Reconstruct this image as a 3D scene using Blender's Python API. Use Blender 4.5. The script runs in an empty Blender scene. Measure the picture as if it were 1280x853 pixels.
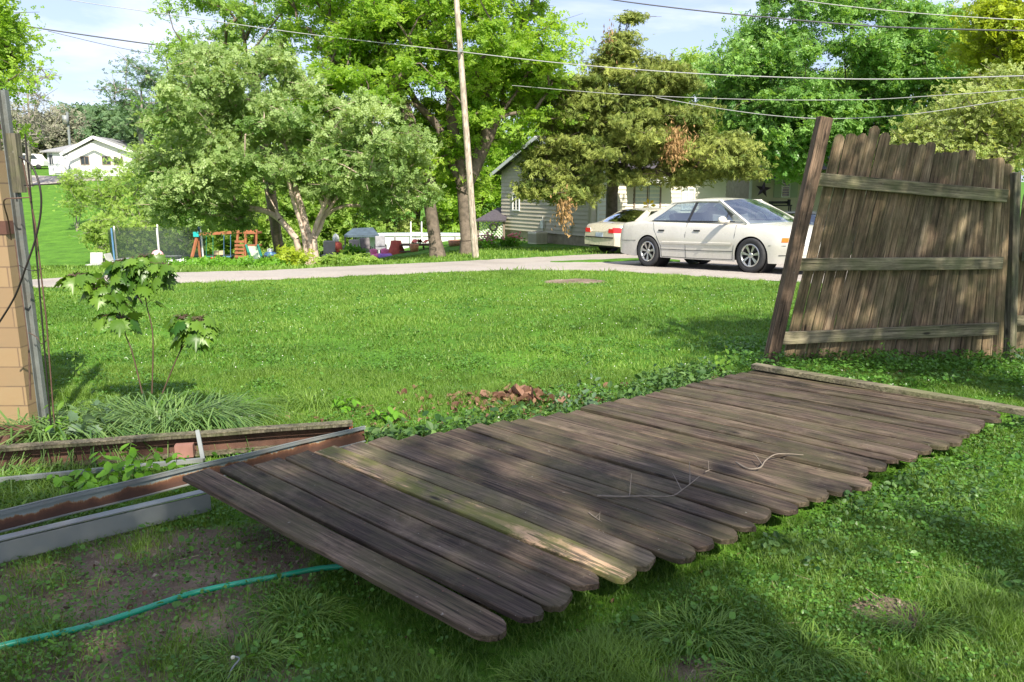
import bpy, math, random
import numpy as np
from mathutils import Vector, Matrix
rnd = random.Random(7)
rng = np.random.default_rng(11)
SC = bpy.context.scene
COL = SC.collection
R = math.radians
# ---------------------------------------------------------------- camera maths
F = 950.0; H = 1.55; PITCH = R(11.2)
CP, SP = math.cos(PITCH), math.sin(PITCH)
def ray(px, py):
    u = (px - 640) / F; v = (426.5 - py) / F
    return (u, CP + SP * v, -SP + CP * v)
def PZ(px, py, z):
    r = ray(px, py); t = (z - H) / r[2]
    return Vector((r[0] * t, r[1] * t, z))
def PY(px, py, Y):
    r = ray(px, py); t = Y / r[1]
    return Vector((r[0] * t, Y, H + r[2] * t))
SUN_DIR = (.35 * math.cos(R(43)), -.937 * math.cos(R(43)), math.sin(R(43)))
# ---------------------------------------------------------------- terrain
RY = [-60, 12, 15, 16.5, 23, 26, 33, 60, 120, 400]
RZ = [0, 0, -.03, -.1, -.4, -.5, -.75, -.9, 1, 6]
LY = [-60, 12, 16.5, 18, 20, 24, 30, 36, 45, 55, 75, 95, 115, 150, 400]
LZ = [0, 0, -.12, -.28, -.48, -.85, -1.5, -2.15, -2.9, -2.3, .6, 3.3, 5.0, 7, 10]
def vnoise(x, y, s=0):
    x = np.asarray(x, float); y = np.asarray(y, float)
    xi = np.floor(x); yi = np.floor(y); fx = x - xi; fy = y - yi
    fx = fx * fx * (3 - 2 * fx); fy = fy * fy * (3 - 2 * fy)
    def h(a, b):
        v = np.sin(a * 127.1 + b * 311.7 + s * 74.7) * 43758.5453
        return v - np.floor(v)
    return (h(xi, yi) * (1 - fx) + h(xi + 1, yi) * fx) * (1 - fy) + (h(xi, yi + 1) * (1 - fx) + h(xi + 1, yi + 1) * fx) * fy
def sstep(a, b, x):
    t = np.clip((np.asarray(x, float) - a) / (b - a), 0, 1); return t * t * (3 - 2 * t)
def gz(x, y):
    x = np.asarray(x, float); y = np.asarray(y, float)
    l = (np.interp(y - 1, LY, LZ) + np.interp(y, LY, LZ) + np.interp(y + 1, LY, LZ)) / 3
    r = (np.interp(y - 1, RY, RZ) + np.interp(y, RY, RZ) + np.interp(y + 1, RY, RZ)) / 3
    w = sstep(-.34, .02, x / np.maximum(y, 3))
    b = (vnoise(x * .5, y * .5, 3) - .5) * .05 * np.clip(y / 6, 0, 1) + (vnoise(x * 3, y * 3, 4) - .5) * .02
    return l * (1 - w) + r * w + b
def g1(x, y): return float(gz(x, y))
def GP(px, py):
    r = ray(px, py); lo, hi = .5, None; t = .5
    while t < 400:
        if H + r[2] * t < g1(r[0] * t, r[1] * t): hi = t; break
        lo = t; t *= 1.03
    if hi is None: hi = t
    for _ in range(24):
        m = (lo + hi) / 2
        if H + r[2] * m < g1(r[0] * m, r[1] * m): hi = m
        else: lo = m
    return Vector((r[0] * hi, r[1] * hi, H + r[2] * hi))
def OG(px, Y, dz=0):                       # point on the ground in image column px at depth Y
    x = (px - 640) / F * Y * 1.0
    for _ in range(4):
        z = g1(x, Y)
        # forward length along axis
        f = CP * Y - SP * (z - H)
        x = (px - 640) / F * f
    return Vector((x, Y, g1(x, Y) + dz))
def dirt(x, y):                            # bare soil amount 0..1
    x = np.asarray(x, float); y = np.asarray(y, float)
    n = vnoise(x * 2.2, y * 2.2, 9) * .6 + vnoise(x * 6, y * 6, 10) * .4
    d = sstep(-.35, -1.0, x + (y - 2.4) * .25) * sstep(3.75, 3.45, y + x * -.12) * .75
    d = np.maximum(d, .9 * sstep(1.0, .5, np.hypot((x + 1.5) / 1.0, (y - 2.85) / .45)))
    d = np.maximum(d, .55 * sstep(1, .3, np.hypot((x - .65) / .28, (y - 2.25) / .15)))
    d = np.maximum(d, .8 * sstep(1, .4, np.hypot((x - 1.42) / .22, (y - 2.62) / .16)))
    d = np.maximum(d, .9 * sstep(1, .5, np.hypot((x - 1.15) / .75, (y - 13.3) / .55)))
    e = np.abs((x - 2.04) * -.63 + (y - 6.15) * .777 - .1)       # strip behind the fallen fence
    d = np.maximum(d, .55 * sstep(.4, .1, e) * sstep(-1.6, -1, x) * sstep(2.3, 1.5, x))
    return np.clip(d * 1.25 - (n - .35) * 1.1 * (d > 0), 0, 1)
# ---------------------------------------------------------------- materials
def nodes_of(name):
    m = bpy.data.materials.new(name); m.use_nodes = True
    nt = m.node_tree; nt.nodes.clear(); return m, nt
def nd(nt, t, **k):
    n = nt.nodes.new(t)
    for a, b in k.items():
        if a.startswith('i_'):
            kk = a[2:]; kk = int(kk) if kk.isdigit() else kk.replace('_', ' ')
            n.inputs[kk].default_value = b
        else: setattr(n, a, b)
    return n
def lk(nt, a, b): nt.links.new(a, b)
def c4(c): return (c[0], c[1], c[2], 1)
def ramp(nt, fac, stops, interp='LINEAR'):
    r = nt.nodes.new('ShaderNodeValToRGB'); r.color_ramp.interpolation = interp
    e = r.color_ramp.elements
    while len(e) < len(stops): e.new(.5)
    for i, (p, c) in enumerate(stops):
        e[i].position = p; e[i].color = c4(c) if hasattr(c, '__len__') else (c, c, c, 1)
    lk(nt, fac, r.inputs[0]); return r.outputs[0]
def mixc(nt, fac, a, b, mode='MIX'):
    m = nt.nodes.new('ShaderNodeMix'); m.data_type = 'RGBA'; m.blend_type = mode
    for s, v in ((0, fac), (6, a), (7, b)):
        if hasattr(v, 'is_output'): lk(nt, v, m.inputs[s])
        else: m.inputs[s].default_value = v if s == 0 else c4(v)
    return m.outputs[2]
def out(nt, sh):
    o = nt.nodes.new('ShaderNodeOutputMaterial'); lk(nt, sh, o.inputs[0])
def coords(nt, scale=(1, 1, 1), rand=False):
    tc = nt.nodes.new('ShaderNodeTexCoord'); v = tc.outputs['Object']
    if rand:
        oi = nt.nodes.new('ShaderNodeObjectInfo')
        a = nd(nt, 'ShaderNodeVectorMath', operation='SCALE'); a.inputs[0].default_value = (37, 21, 53)
        lk(nt, oi.outputs['Random'], a.inputs['Scale'])
        b = nd(nt, 'ShaderNodeVectorMath', operation='ADD'); lk(nt, v, b.inputs[0]); lk(nt, a.outputs[0], b.inputs[1]); v = b.outputs[0]
    mp = nt.nodes.new('ShaderNodeMapping'); mp.inputs['Scale'].default_value = scale
    lk(nt, v, mp.inputs[0]); return mp.outputs[0]
def noise(nt, vec, sc, det=4, rough=.55, dist=0):
    n = nd(nt, 'ShaderNodeTexNoise'); n.inputs['Scale'].default_value = sc; n.inputs['Detail'].default_value = det
    n.inputs['Roughness'].default_value = rough; n.inputs['Distortion'].default_value = dist
    lk(nt, vec, n.inputs['Vector']); return n.outputs['Fac']
def bumpn(nt, h, st=.3, d=.01):
    b = nd(nt, 'ShaderNodeBump'); b.inputs['Strength'].default_value = st; b.inputs['Distance'].default_value = d
    lk(nt, h, b.inputs['Height']); return b.outputs[0]
def M(name, col, rough=.6, v=.18, sc=6, metal=0, bump=.0, spec=.5, coat=0, dirtcol=None, dirtamt=.4, tint2=None):
    m, nt = nodes_of(name); co = coords(nt)
    n1 = noise(nt, co, sc, 5)
    lo = [c * (1 - v) for c in col]; hi = [min(1, c * (1 + v)) for c in col]
    if tint2: lo = tint2
    c = ramp(nt, n1, [(.3, lo), (.7, hi)])
    if dirtcol:
        n2 = noise(nt, co, sc * .37, 6, .7)
        f = ramp(nt, n2, [(.48, 0.0), (.68, dirtamt)])
        c = mixc(nt, f, c, dirtcol)
    p = nd(nt, 'ShaderNodeBsdfPrincipled'); lk(nt, c, p.inputs['Base Color'])
    p.inputs['Metallic'].default_value = metal; p.inputs['Specular IOR Level'].default_value = spec
    p.inputs['Coat Weight'].default_value = coat
    r = ramp(nt, noise(nt, co, sc * 2.3, 3), [(.2, max(.02, rough - .12)), (.8, min(1, rough + .12))]); lk(nt, r, p.inputs['Roughness'])
    if bump: lk(nt, bumpn(nt, noise(nt, co, sc * 6, 4), bump, .01), p.inputs['Normal'])
    out(nt, p.outputs[0]); return m
def Mleaf(name, dark, light, trans=.35, rough=.45, tcol=None):
    m, nt = nodes_of(name)
    at = nd(nt, 'ShaderNodeAttribute', attribute_name='tint')
    mid = [(a + b) / 2 for a, b in zip(dark, light)]
    c = ramp(nt, at.outputs['Fac'], [(0, dark), (.5, mid), (1, light)])
    p = nd(nt, 'ShaderNodeBsdfPrincipled'); lk(nt, c, p.inputs['Base Color']); p.inputs['Roughness'].default_value = rough
    p.inputs['Specular IOR Level'].default_value = .35
    t = nd(nt, 'ShaderNodeBsdfTranslucent')
    tc = mixc(nt, 1.0, c, tcol or (1.45, 1.35, .6), 'MULTIPLY'); lk(nt, tc, t.inputs[0])
    mx = nd(nt, 'ShaderNodeMixShader'); mx.inputs[0].default_value = trans
    lk(nt, p.outputs[0], mx.inputs[1]); lk(nt, t.outputs[0], mx.inputs[2]); out(nt, mx.outputs[0]); return m
def Mwood(name, base, dark, light, moss=.25, wear=.3, mosscol=(.10, .12, .03), wearcol=(.33, .25, .19), split=False, lenax=0):
    m, nt = nodes_of(name)
    s = [14, 14, 14]; s[lenax] = .9
    gr = coords(nt, tuple(s), True)
    s2 = [70, 70, 70]; s2[lenax] = 2.2
    fi = coords(nt, tuple(s2), True)
    bl = coords(nt, (1, 1, 1), True)
    g1_ = noise(nt, gr, 1, 5, .6, .4); g2 = noise(nt, fi, 1, 4, .6, .2)
    c = ramp(nt, g1_, [(.25, dark), (.5, base), (.78, light)])
    f = ramp(nt, g2, [(.32, .38), (.62, 1.4)]); c = mixc(nt, .9, c, f, 'MULTIPLY')
    s3 = [150, 150, 150]; s3[lenax] = 7
    f3 = ramp(nt, noise(nt, coords(nt, tuple(s3), True), 1, 3, .6), [(.35, .6), (.6, 1.25)]); c = mixc(nt, .8, c, f3, 'MULTIPLY')
    s4 = [9, 9, 9]; s4[lenax] = 3.2
    f4 = ramp(nt, noise(nt, coords(nt, tuple(s4), True), 1, 7, .72, .6), [(.32, .5), (.5, 1.0), (.68, 1.5)]); c = mixc(nt, .85, c, f4, 'MULTIPLY')
    oi = nd(nt, 'ShaderNodeObjectInfo'); tn = ramp(nt, oi.outputs['Random'], [(0, (.62, .60, .63)), (.5, (1, .97, .95)), (1, (1.4, 1.32, 1.22))])
    c = mixc(nt, .75, c, tn, 'MULTIPLY')
    cr = ramp(nt, g2, [(.31, 0.0), (.37, 1.0)])       # dark checks along the grain
    c = mixc(nt, cr, [x * .35 for x in dark], c)
    st = ramp(nt, noise(nt, bl, 3.2, 6, .7), [(.42, 0.0), (.66, moss)])
    c = mixc(nt, st, c, mosscol)
    w2 = ramp(nt, noise(nt, coords(nt, (1.5, 1.5, 1.5), True), 2.0, 6, .75), [(.53, 0.0), (.75, wear)])
    c = mixc(nt, w2, c, wearcol)
    sp = ramp(nt, noise(nt, bl, 60, 3), [(.70, 0.0), (.76, .45)])
    c = mixc(nt, sp, c, (.4, .38, .33))
    if split:
        sx = [5, 5, 5]; sx[lenax] = .55
        q = ramp(nt, noise(nt, coords(nt, tuple(sx)), 2.2, 7, .75, 1.2), [(.53, 0.0), (.57, 1.0)])
        c = mixc(nt, q, c, (.50, .33, .20))
        q2 = ramp(nt, noise(nt, bl, 5, 6, .7), [(.45, 0.0), (.6, .7)]); c = mixc(nt, q2, c, mosscol)
    ks = [7, 7, 7]; ks[lenax] = 2.2
    vo = nd(nt, 'ShaderNodeTexVoronoi'); lk(nt, coords(nt, tuple(ks), True), vo.inputs['Vector']); vo.inputs['Scale'].default_value = 1
    c = mixc(nt, ramp(nt, vo.outputs['Distance'], [(.05, .9), (.11, 0.0)]), c, [x * .3 for x in dark])
    p = nd(nt, 'ShaderNodeBsdfPrincipled'); lk(nt, c, p.inputs['Base Color']); p.inputs['Roughness'].default_value = .78
    p.inputs['Specular IOR Level'].default_value = .28
    h = mixc(nt, .5, g1_, g2)
    lk(nt, bumpn(nt, h, .9, .008), p.inputs['Normal'])
    out(nt, p.outputs[0]); return m
# ---------------------------------------------------------------- mesh building
OFF = {}
def link(o, parent=None):
    COL.objects.link(o)
    if parent is not None: o.parent = parent
    return o
def root_off(parent):
    return OFF.get(parent.name, Vector((0, 0, 0))) if parent is not None else Vector((0, 0, 0))
def np_obj(name, V, loops, counts, mat, parent=None, tint=None, smooth=False, mats=None, midx=None, attr=None, local=False):
    V = np.asarray(V, np.float32)
    off = Vector((0, 0, 0)) if local else root_off(parent)
    if off.length > 0: V = V - np.array(off, np.float32)
    me = bpy.data.meshes.new(name)
    me.vertices.add(len(V)); me.vertices.foreach_set('co', V.ravel())
    loops = np.asarray(loops, np.int32); counts = np.asarray(counts, np.int32)
    me.loops.add(len(loops)); me.loops.foreach_set('vertex_index', loops)
    me.polygons.add(len(counts))
    me.polygons.foreach_set('loop_start', np.concatenate([[0], np.cumsum(counts)[:-1]]).astype(np.int32))
    me.polygons.foreach_set('loop_total', counts)
    if mats:
        for q in mats: me.materials.append(q)
        if midx is not None: me.polygons.foreach_set('material_index', np.asarray(midx, np.int32))
    else: me.materials.append(mat)
    me.polygons.foreach_set('use_smooth', np.full(len(counts), bool(smooth)))
    me.update(calc_edges=True)
    if tint is not None:
        a = me.attributes.new('tint', 'FLOAT', 'POINT'); a.data.foreach_set('value', np.asarray(tint, np.float32))
    if attr:
        for k, vv in attr.items():
            a = me.attributes.new(k, 'FLOAT', 'POINT'); a.data.foreach_set('value', np.asarray(vv, np.float32))
    o = bpy.data.objects.new(name, me); link(o, parent)
    if parent is not None: OFF[o.name] = OFF.get(parent.name, Vector((0, 0, 0))) if not local else Vector((0, 0, 0))
    return o
class MB:
    def __init__(s): s.v = []; s.f = []; s.s = []
    def add(s, vs, fs, smooth=False):
        n = len(s.v); s.v += [tuple(v) for v in vs]; s.f += [tuple(i + n for i in f) for f in fs]; s.s += [smooth] * len(fs); return s
    def box(s, c, size, rot=None, tap=1):
        x, y, z = [q / 2 for q in size]; P = []
        for k in (-1, 1):
            t = tap if k > 0 else 1
            for (a, b) in ((-1, -1), (1, -1), (1, 1), (-1, 1)): P.append(Vector((a * x * t, b * y * t, k * z)))
        if rot is not None: P = [rot @ p for p in P]
        c = Vector(c)
        return s.add([c + p for p in P], [(0, 3, 2, 1), (4, 5, 6, 7), (0, 1, 5, 4), (1, 2, 6, 5), (2, 3, 7, 6), (3, 0, 4, 7)])
    def bar(s, a, b, w, h, up=(0, 0, 1)):
        a = Vector(a); b = Vector(b); d = b - a; L = d.length; d.normalize(); u = Vector(up)
        r = d.cross(u)
        if r.length < 1e-4: r = d.cross(Vector((0, 1, 0)))
        r.normalize(); u = r.cross(d)
        m = Matrix((r, d, u)).transposed()
        return s.box((a + b) / 2, (w, L, h), m)
    def tube(s, pts, rad, n=8, cap=True):
        pts = [Vector(p) for p in pts]
        if not hasattr(rad, '__len__'): rad = [rad] * len(pts)
        vs = []; fs = []; pr = None
        for i, p in enumerate(pts):
            d = (pts[min(i + 1, len(pts) - 1)] - pts[max(i - 1, 0)])
            if d.length < 1e-9: d = Vector((0, 0, 1))
            d.normalize()
            if pr is None:
                r = d.cross(Vector((0, 0, 1)))
                if r.length < .05: r = d.cross(Vector((1, 0, 0)))
            else: r = pr - d * pr.dot(d)
            r.normalize(); pr = r; u = d.cross(r)
            for k in range(n):
                a = 2 * math.pi * k / n; vs.append(p + (r * math.cos(a) + u * math.sin(a)) * rad[i])
        for i in range(len(pts) - 1):
            for k in range(n):
                fs.append((i * n + k, i * n + (k + 1) % n, (i + 1) * n + (k + 1) % n, (i + 1) * n + k))
        s.add(vs, fs, True)
        if cap: s.add(vs[:n], [tuple(range(n - 1, -1, -1))]); s.add(vs[-n:], [tuple(range(n))])
        return s
    def prism(s, poly, off):
        n = len(poly); off = Vector(off); a = [Vector(p) for p in poly]
        return s.add(a + [p + off for p in a], [tuple(range(n - 1, -1, -1)), tuple(range(n, 2 * n))] + [(i, (i + 1) % n, n + (i + 1) % n, n + i) for i in range(n)])
    def grid(s, rows, smooth=True, closed=False):
        n = len(rows[0]); vs = [p for r in rows for p in r]; fs = []
        for i in range(len(rows) - 1):
            for k in range(n if closed else n - 1): fs.append((i * n + k, i * n + (k + 1) % n, (i + 1) * n + (k + 1) % n, (i + 1) * n + k))
        return s.add(vs, fs, smooth)
    def lathe(s, prof, n=20, c=(0, 0, 0), axis='z'):
        rows = []
        for (r, z) in prof:
            row = []
            for k in range(n):
                a = 2 * math.pi * k / n; p = (r * math.cos(a), r * math.sin(a), z)
                if axis == 'y': p = (p[0], p[2], p[1])
                if axis == 'x': p = (p[2], p[0], p[1])
                row.append(Vector(c) + Vector(p))
            rows.append(row)
        return s.grid(rows, True, True)
    def xf(s, m): s.v = [tuple(m @ Vector(v)) for v in s.v]; return s
    def build(s, name, mat, parent=None, local=False, bevel=0, subsurf=0):
        loops = [i for f in s.f for i in f]
        o = np_obj(name, np.array(s.v), loops, [len(f) for f in s.f], mat, parent, local=local)
        o.data.polygons.foreach_set('use_smooth', s.s)
        if bevel:
            b = o.modifiers.new('bevel', 'BEVEL'); b.width = bevel; b.segments = 2; b.limit_method = 'ANGLE'; b.angle_limit = R(40)
        if subsurf: q = o.modifiers.new('sub', 'SUBSURF'); q.levels = q.render_levels = subsurf
        return o
def tag(o, label=None, cat=None, group=None, kind=None):
    if label: o['label'] = label
    if cat: o['category'] = cat
    if group: o['group'] = group
    if kind: o['kind'] = kind
    return o
def thing(name, label, cat, loc, rz=0, group=None):
    o = bpy.data.objects.new(name, None); o.location = loc; o.rotation_euler = (0, 0, rz); o.empty_display_size = .2
    link(o); OFF[o.name] = Vector(loc); return tag(o, label, cat, group)
# template scatter ------------------------------------------------------------
def scatter(T, pos, A, B, N):
    """T=(verts Kx3 [b,a,n], faces). pos,A,B,N arrays Mx3 (scaled axes)."""
    tv = np.array(T[0], float); K = len(tv); m = len(pos)
    V = pos[:, None, :] + tv[None, :, 0:1] * B[:, None, :] + tv[None, :, 1:2] * A[:, None, :] + tv[None, :, 2:3] * N[:, None, :]
    fl = np.concatenate([np.array(f) for f in T[1]]); cn = np.array([len(f) for f in T[1]])
    L = (fl[None, :] + (np.arange(m) * K)[:, None]).ravel(); C = np.tile(cn, m)
    return V.reshape(-1, 3), L, C, K
def merge(parts):
    V = []; L = []; C = []; T = []; o = 0
    for (v, l, c, t) in parts: V.append(v); L.append(l + o); C.append(c); T.append(t); o += len(v)
    return np.concatenate(V), np.concatenate(L), np.concatenate(C), np.concatenate(T)
def unit(a): return a / np.maximum(np.linalg.norm(a, axis=1, keepdims=True), 1e-9)
def basis(nrm, rg=rng, adir=None):
    m = len(nrm); q = rg.normal(size=(m, 3)) if adir is None else adir
    a = unit(q - nrm * np.sum(q * nrm, 1, keepdims=True)); b = np.cross(a, nrm); return a, b
DIAMOND = ([(0, -.5, 0), (.5, 0, .06), (0, .5, 0), (-.5, 0, .06)], [(0, 1, 2, 3)])
OVAL = ([(0, -.5, 0), (.38, -.25, .05), (.5, .05, .08), (.3, .35, .04), (0, .5, -.04), (-.3, .35, .04), (-.5, .05, .08), (-.38, -.25, .05), (0, 0, 0)],
        [(0, 1, 2, 8), (8, 2, 3, 4), (8, 4, 5, 6), (8, 6, 7, 0)])
BLADE = ([(-.5, 0, 0), (.5, 0, 0), (.42, .5, .06), (-.42, .5, .06), (0, 1, .35)], [(0, 1, 2, 3), (3, 2, 4)])
LBLADE = ([(-.4, 0, 0), (.4, 0, 0), (.5, .35, .06), (-.5, .35, .06), (.45, .65, .28), (-.45, .65, .28), (.3, .85, .6), (-.3, .85, .6), (0, .88, .95)],
          [(0, 1, 2, 3), (3, 2, 4, 5), (5, 4, 6, 7), (7, 6, 8)])
_ml = [(0, -.42), (.10, -.34), (.34, -.40), (.30, -.26), (.52, -.14), (.40, -.05), (.50, .12), (.34, .10), (.30, .22), (.16, .10), (.20, .30), (.09, .28), (0, .55)]
_out = _ml + [(-x, y) for (x, y) in _ml[-2:0:-1]]
MAPLE = ([(x, y, -.25 * abs(x) - .12 * y * y) for x, y in _out] + [(0, -.12, .04)], [(i, (i + 1) % len(_out), len(_out)) for i in range(len(_out))])
def spray(items):
    V = []; Fc = []
    for (x, y, ang, l, w, z) in items:
        c, s_ = math.cos(ang), math.sin(ang); n = len(V)
        for (a, b, q) in ((0, -.5, 0), (.5, 0, .08), (0, .5, -.05), (-.5, 0, .08)):
            u, v = a * w, (b + .5) * l; V.append((x + u * c - v * s_, y + u * s_ + v * c, z + q * l))
        Fc.append((n, n + 1, n + 2, n + 3))
    return (V, Fc)
SPRAY = spray([(0, -.45, .9, .42, .30, .0), (0, -.35, -1.0, .40, .30, .05), (0, -.15, .7, .42, .32, -.05), (0, -.1, -.75, .40, .30, .04), (0, .1, .05, .46, .32, .0)])
FAN = spray([(0, -.5, .55, .6, .13, .05), (0, -.45, -.5, .6, .13, -.04), (0, -.5, .05, .95, .15, .0), (0, -.1, .5, .45, .12, .03), (0, -.1, -.45, .5, .12, .06)])
OCT = ([(0, -.5, 0), (.5, 0, 0), (0, .5, 0), (-.5, 0, 0), (0, 0, .5), (0, 0, -.4)], [(0, 1, 4), (1, 2, 4), (2, 3, 4), (3, 0, 4), (1, 0, 5), (2, 1, 5), (3, 2, 5), (0, 3, 5)])
# ---------------------------------------------------------------- trees
def tube_np(P0, P1, r0, r1, n=6):
    d = unit(P1 - P0); ref = np.tile(np.array([[.31, .17, .93]]), (len(d), 1))
    a = unit(np.cross(d, ref)); b = np.cross(d, a)
    ang = np.arange(n) * 2 * np.pi / n
    ring = np.cos(ang)[None, :, None] * a[:, None, :] + np.sin(ang)[None, :, None] * b[:, None, :]
    V = np.concatenate([P0[:, None, :] + ring * r0[:, None, None], P1[:, None, :] + ring * r1[:, None, None]], 1)
    K = 2 * n; f = []
    for k in range(n): f += [k, (k + 1) % n, n + (k + 1) % n, n + k]
    L = (np.array(f)[None, :] + (np.arange(len(d)) * K)[:, None]).ravel()
    return V.reshape(-1, 3), L, np.full(len(d) * n, 4)
def tree(name, label, cat, base, crowns, n, leafn, leaf, lmat, bark, tr, seed, clump=.5, droop=0., trunks=None, upb=.6, group=None, asp=.55, hollow=.35, flat=.65, tmin=.012, bend=.25, thin=1.0, minz=None, extra=None, leafT=None):
    """crowns: list of (centre, radii, weight)"""
    if leafT is None:
        leafT = FAN if lmat is LFcedar else SPRAY
        if leafT is SPRAY: leafn = max(6, int(leafn * .42)); leaf *= 1.72; asp = 1.0
        else: leafn = int(leafn * .5); leaf *= 1.5; asp = 1.0
    rg = np.random.default_rng(seed); t = thing(name, label, cat, base, 0, group)
    base = np.array(base, float)
    W = np.array([c[2] for c in crowns], float); W /= W.sum(); C = []
    for (cc, rr, w), ww in zip(crowns, W):
        k = 0; want = int(n * ww)
        while k < want:
            d = rg.normal(size=3); d /= np.linalg.norm(d)
            lump = .78 + .4 * float(vnoise(d[0] * 2.2 + 5 + seed, d[1] * 2.2 + d[2] * 2.5 + 9, seed))
            r = (hollow + (1 - hollow) * rg.random() ** .6) * lump
            p = np.array(cc) + d * r * np.array(rr)
            if minz is not None and p[2] < minz: continue
            C.append(p); k += 1
    C = np.array(C)
    nodes = []; par = []
    if trunks is None:
        cc = np.array(crowns[0][0]); trunks = [[base, base + (cc - base) * .3 + rg.normal(size=3) * [.1, .1, 0], base + (cc - base) * .65 + rg.normal(size=3) * [.2, .2, 0], cc + np.array([0, 0, crowns[0][1][2] * .35])]]
    for tk in trunks:
        tk = [np.array(q, float) for q in tk]; prev = -1
        for a, b in zip(tk[:-1], tk[1:]):
            st = max(2, int(np.linalg.norm(b - a) / .6))
            for i in range(st):
                nodes.append(a + (b - a) * i / st + rg.normal(size=3) * .02); par.append(prev); prev = len(nodes) - 1
        nodes.append(tk[-1]); par.append(prev)
    ntr = len(nodes); nd_ = np.array(nodes)
    order = np.argsort(np.linalg.norm(C - nd_.mean(0), axis=1))
    tips = []
    NP = np.zeros((ntr + len(C) * 4 + 4, 3)); NP[:ntr] = nd_; cnt = ntr
    zlow = base[2] + (np.min(C[:, 2]) - base[2]) * .5
    for ci in order:
        c = C[ci]; q = NP[:cnt]
        d = np.linalg.norm(q - c, axis=1) + 1.2 * np.clip(q[:, 2] - c[2] + .3, 0, 9) + 5 * (q[:, 2] < zlow)
        j = int(np.argmin(d)); p0 = q[j].copy(); L = np.linalg.norm(c - p0); prev = j
        st = 1 if L < .5 else (2 if L < 1.2 else 4)
        wob = rg.normal(size=3) * bend * L * .3 + np.array([0, 0, L * .12])
        for i in range(1, st + 1):
            f = i / st; NP[cnt] = p0 + (c - p0) * f + wob * math.sin(f * math.pi); par.append(prev); prev = cnt; cnt += 1
        tips.append(prev)
    par = np.array(par); wt = np.zeros(cnt)
    for tp in tips: wt[tp] += 1
    for i in range(cnt - 1, -1, -1):
        if par[i] >= 0: wt[par[i]] += wt[i]
    rt = [i for i in range(cnt) if par[i] < 0]; wmax = max(wt[i] for i in rt)
    rad = np.maximum(tmin, tr * np.sqrt(np.maximum(wt, .2) / wmax) ** 1.15)
    zz = NP[:cnt, 2]; flare = 1 + .5 * np.exp(-(zz - base[2]) / .35); rad[:ntr] = np.minimum(rad[:ntr], tr * 1.1) * flare[:ntr]
    ed = np.array([(par[i], i) for i in range(cnt) if par[i] >= 0])
    V, L, Cn = tube_np(NP[ed[:, 0]], NP[ed[:, 1]], rad[ed[:, 0]], rad[ed[:, 1]], 7 if tr > .08 else 5)
    # twigs in each clump
    k = 5; tw0 = np.repeat(C, k, 0); tw1 = tw0 + rg.normal(size=tw0.shape) * clump * .8 * [1, 1, flat]
    V2, L2, C2 = tube_np(tw0, tw1, np.full(len(tw0), tmin * .7), np.full(len(tw0), tmin * .3), 3)
    np_obj('trunk', np.concatenate([V, V2]), np.concatenate([L, L2 + len(V)]), np.concatenate([Cn, C2]), bark, t, smooth=True)
    m = len(C) * leafn; cen = np.repeat(C, leafn, 0)
    cs = np.repeat(clump * rg.uniform(.6, 1.35, len(C)), leafn)
    off = rg.normal(size=(m, 3)) * cs[:, None] * np.array([1, 1, flat]) * .62
    off[:, 2] -= droop * rg.random(m) * cs * 1.6
    pos = cen + off
    nr = rg.normal(size=(m, 3)); nr[:, 2] += upb * .8; nr += np.array(SUN_DIR) * .9; nr = unit(nr)
    ad = rg.normal(size=(m, 3)); ad[:, 2] -= droop * 2.5
    a, b = basis(nr, rg, ad)
    sz = leaf * rg.uniform(.6, 1.3, m)
    V, L, Cn, K = scatter(leafT, pos, a * sz[:, None], b * (sz * asp)[:, None], nr * sz[:, None])
    ti = np.clip(np.repeat(rg.normal(.5, .17, len(C)), leafn) + rg.normal(0, .16, m), 0, 1)
    np_obj('crown', V, L, Cn, lmat, t, tint=np.repeat(ti, K))
    if extra is not None: extra(t, rg)
    return t
# ================================================================ world, camera, sun
wd = bpy.data.worlds.new('World'); SC.world = wd; wd.use_nodes = True
nt = wd.node_tree; nt.nodes.clear()
SUNV = Vector(SUN_DIR).normalized()
sky = nd(nt, 'ShaderNodeTexSky', sky_type='NISHITA'); sky.sun_disc = False
sky.sun_elevation = R(43); sky.sun_rotation = math.atan2(.35, -.937); sky.air_density = 1.0; sky.dust_density = 1.2; sky.ozone_density = 1.4
tc = nd(nt, 'ShaderNodeTexCoord')
mp = nd(nt, 'ShaderNodeMapping'); mp.inputs['Scale'].default_value = (1.6, 1.6, 6.5); mp.inputs['Location'].default_value = (.4, .1, .35); lk(nt, tc.outputs['Generated'], mp.inputs[0])
cn = noise(nt, mp.outputs[0], 1.9, 7, .56, .3)
cf = ramp(nt, cn, [(.46, 0.08), (.72, .9)])
skc = mixc(nt, .35, sky.outputs[0], (5.2, 5.9, 9.2))
cc = mixc(nt, cf, skc, (7.6, 7.8, 9.3))
bg = nd(nt, 'ShaderNodeBackground'); lk(nt, cc, bg.inputs[0]); bg.inputs[1].default_value = .076
wo = nd(nt, 'ShaderNodeOutputWorld'); lk(nt, bg.outputs[0], wo.inputs[0])
ld = bpy.data.lights.new('sun', 'SUN'); ld.energy = 3.9; ld.angle = R(.6); ld.color = (1, .93, .80)
lo = bpy.data.objects.new('sun', ld); COL.objects.link(lo); lo.rotation_euler = SUNV.to_track_quat('Z', 'Y').to_euler(); lo.location = (5, -10, 12)
cd = bpy.data.cameras.new('camera'); cam = bpy.data.objects.new('camera', cd); COL.objects.link(cam)
cam.location = (0, 0, H); cam.rotation_euler = (R(90) - PITCH, 0, 0); cd.sensor_width = 36; cd.lens = 36 * F / 1280; cd.clip_end = 2000; cd.clip_start = .05
SC.camera = cam
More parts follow.
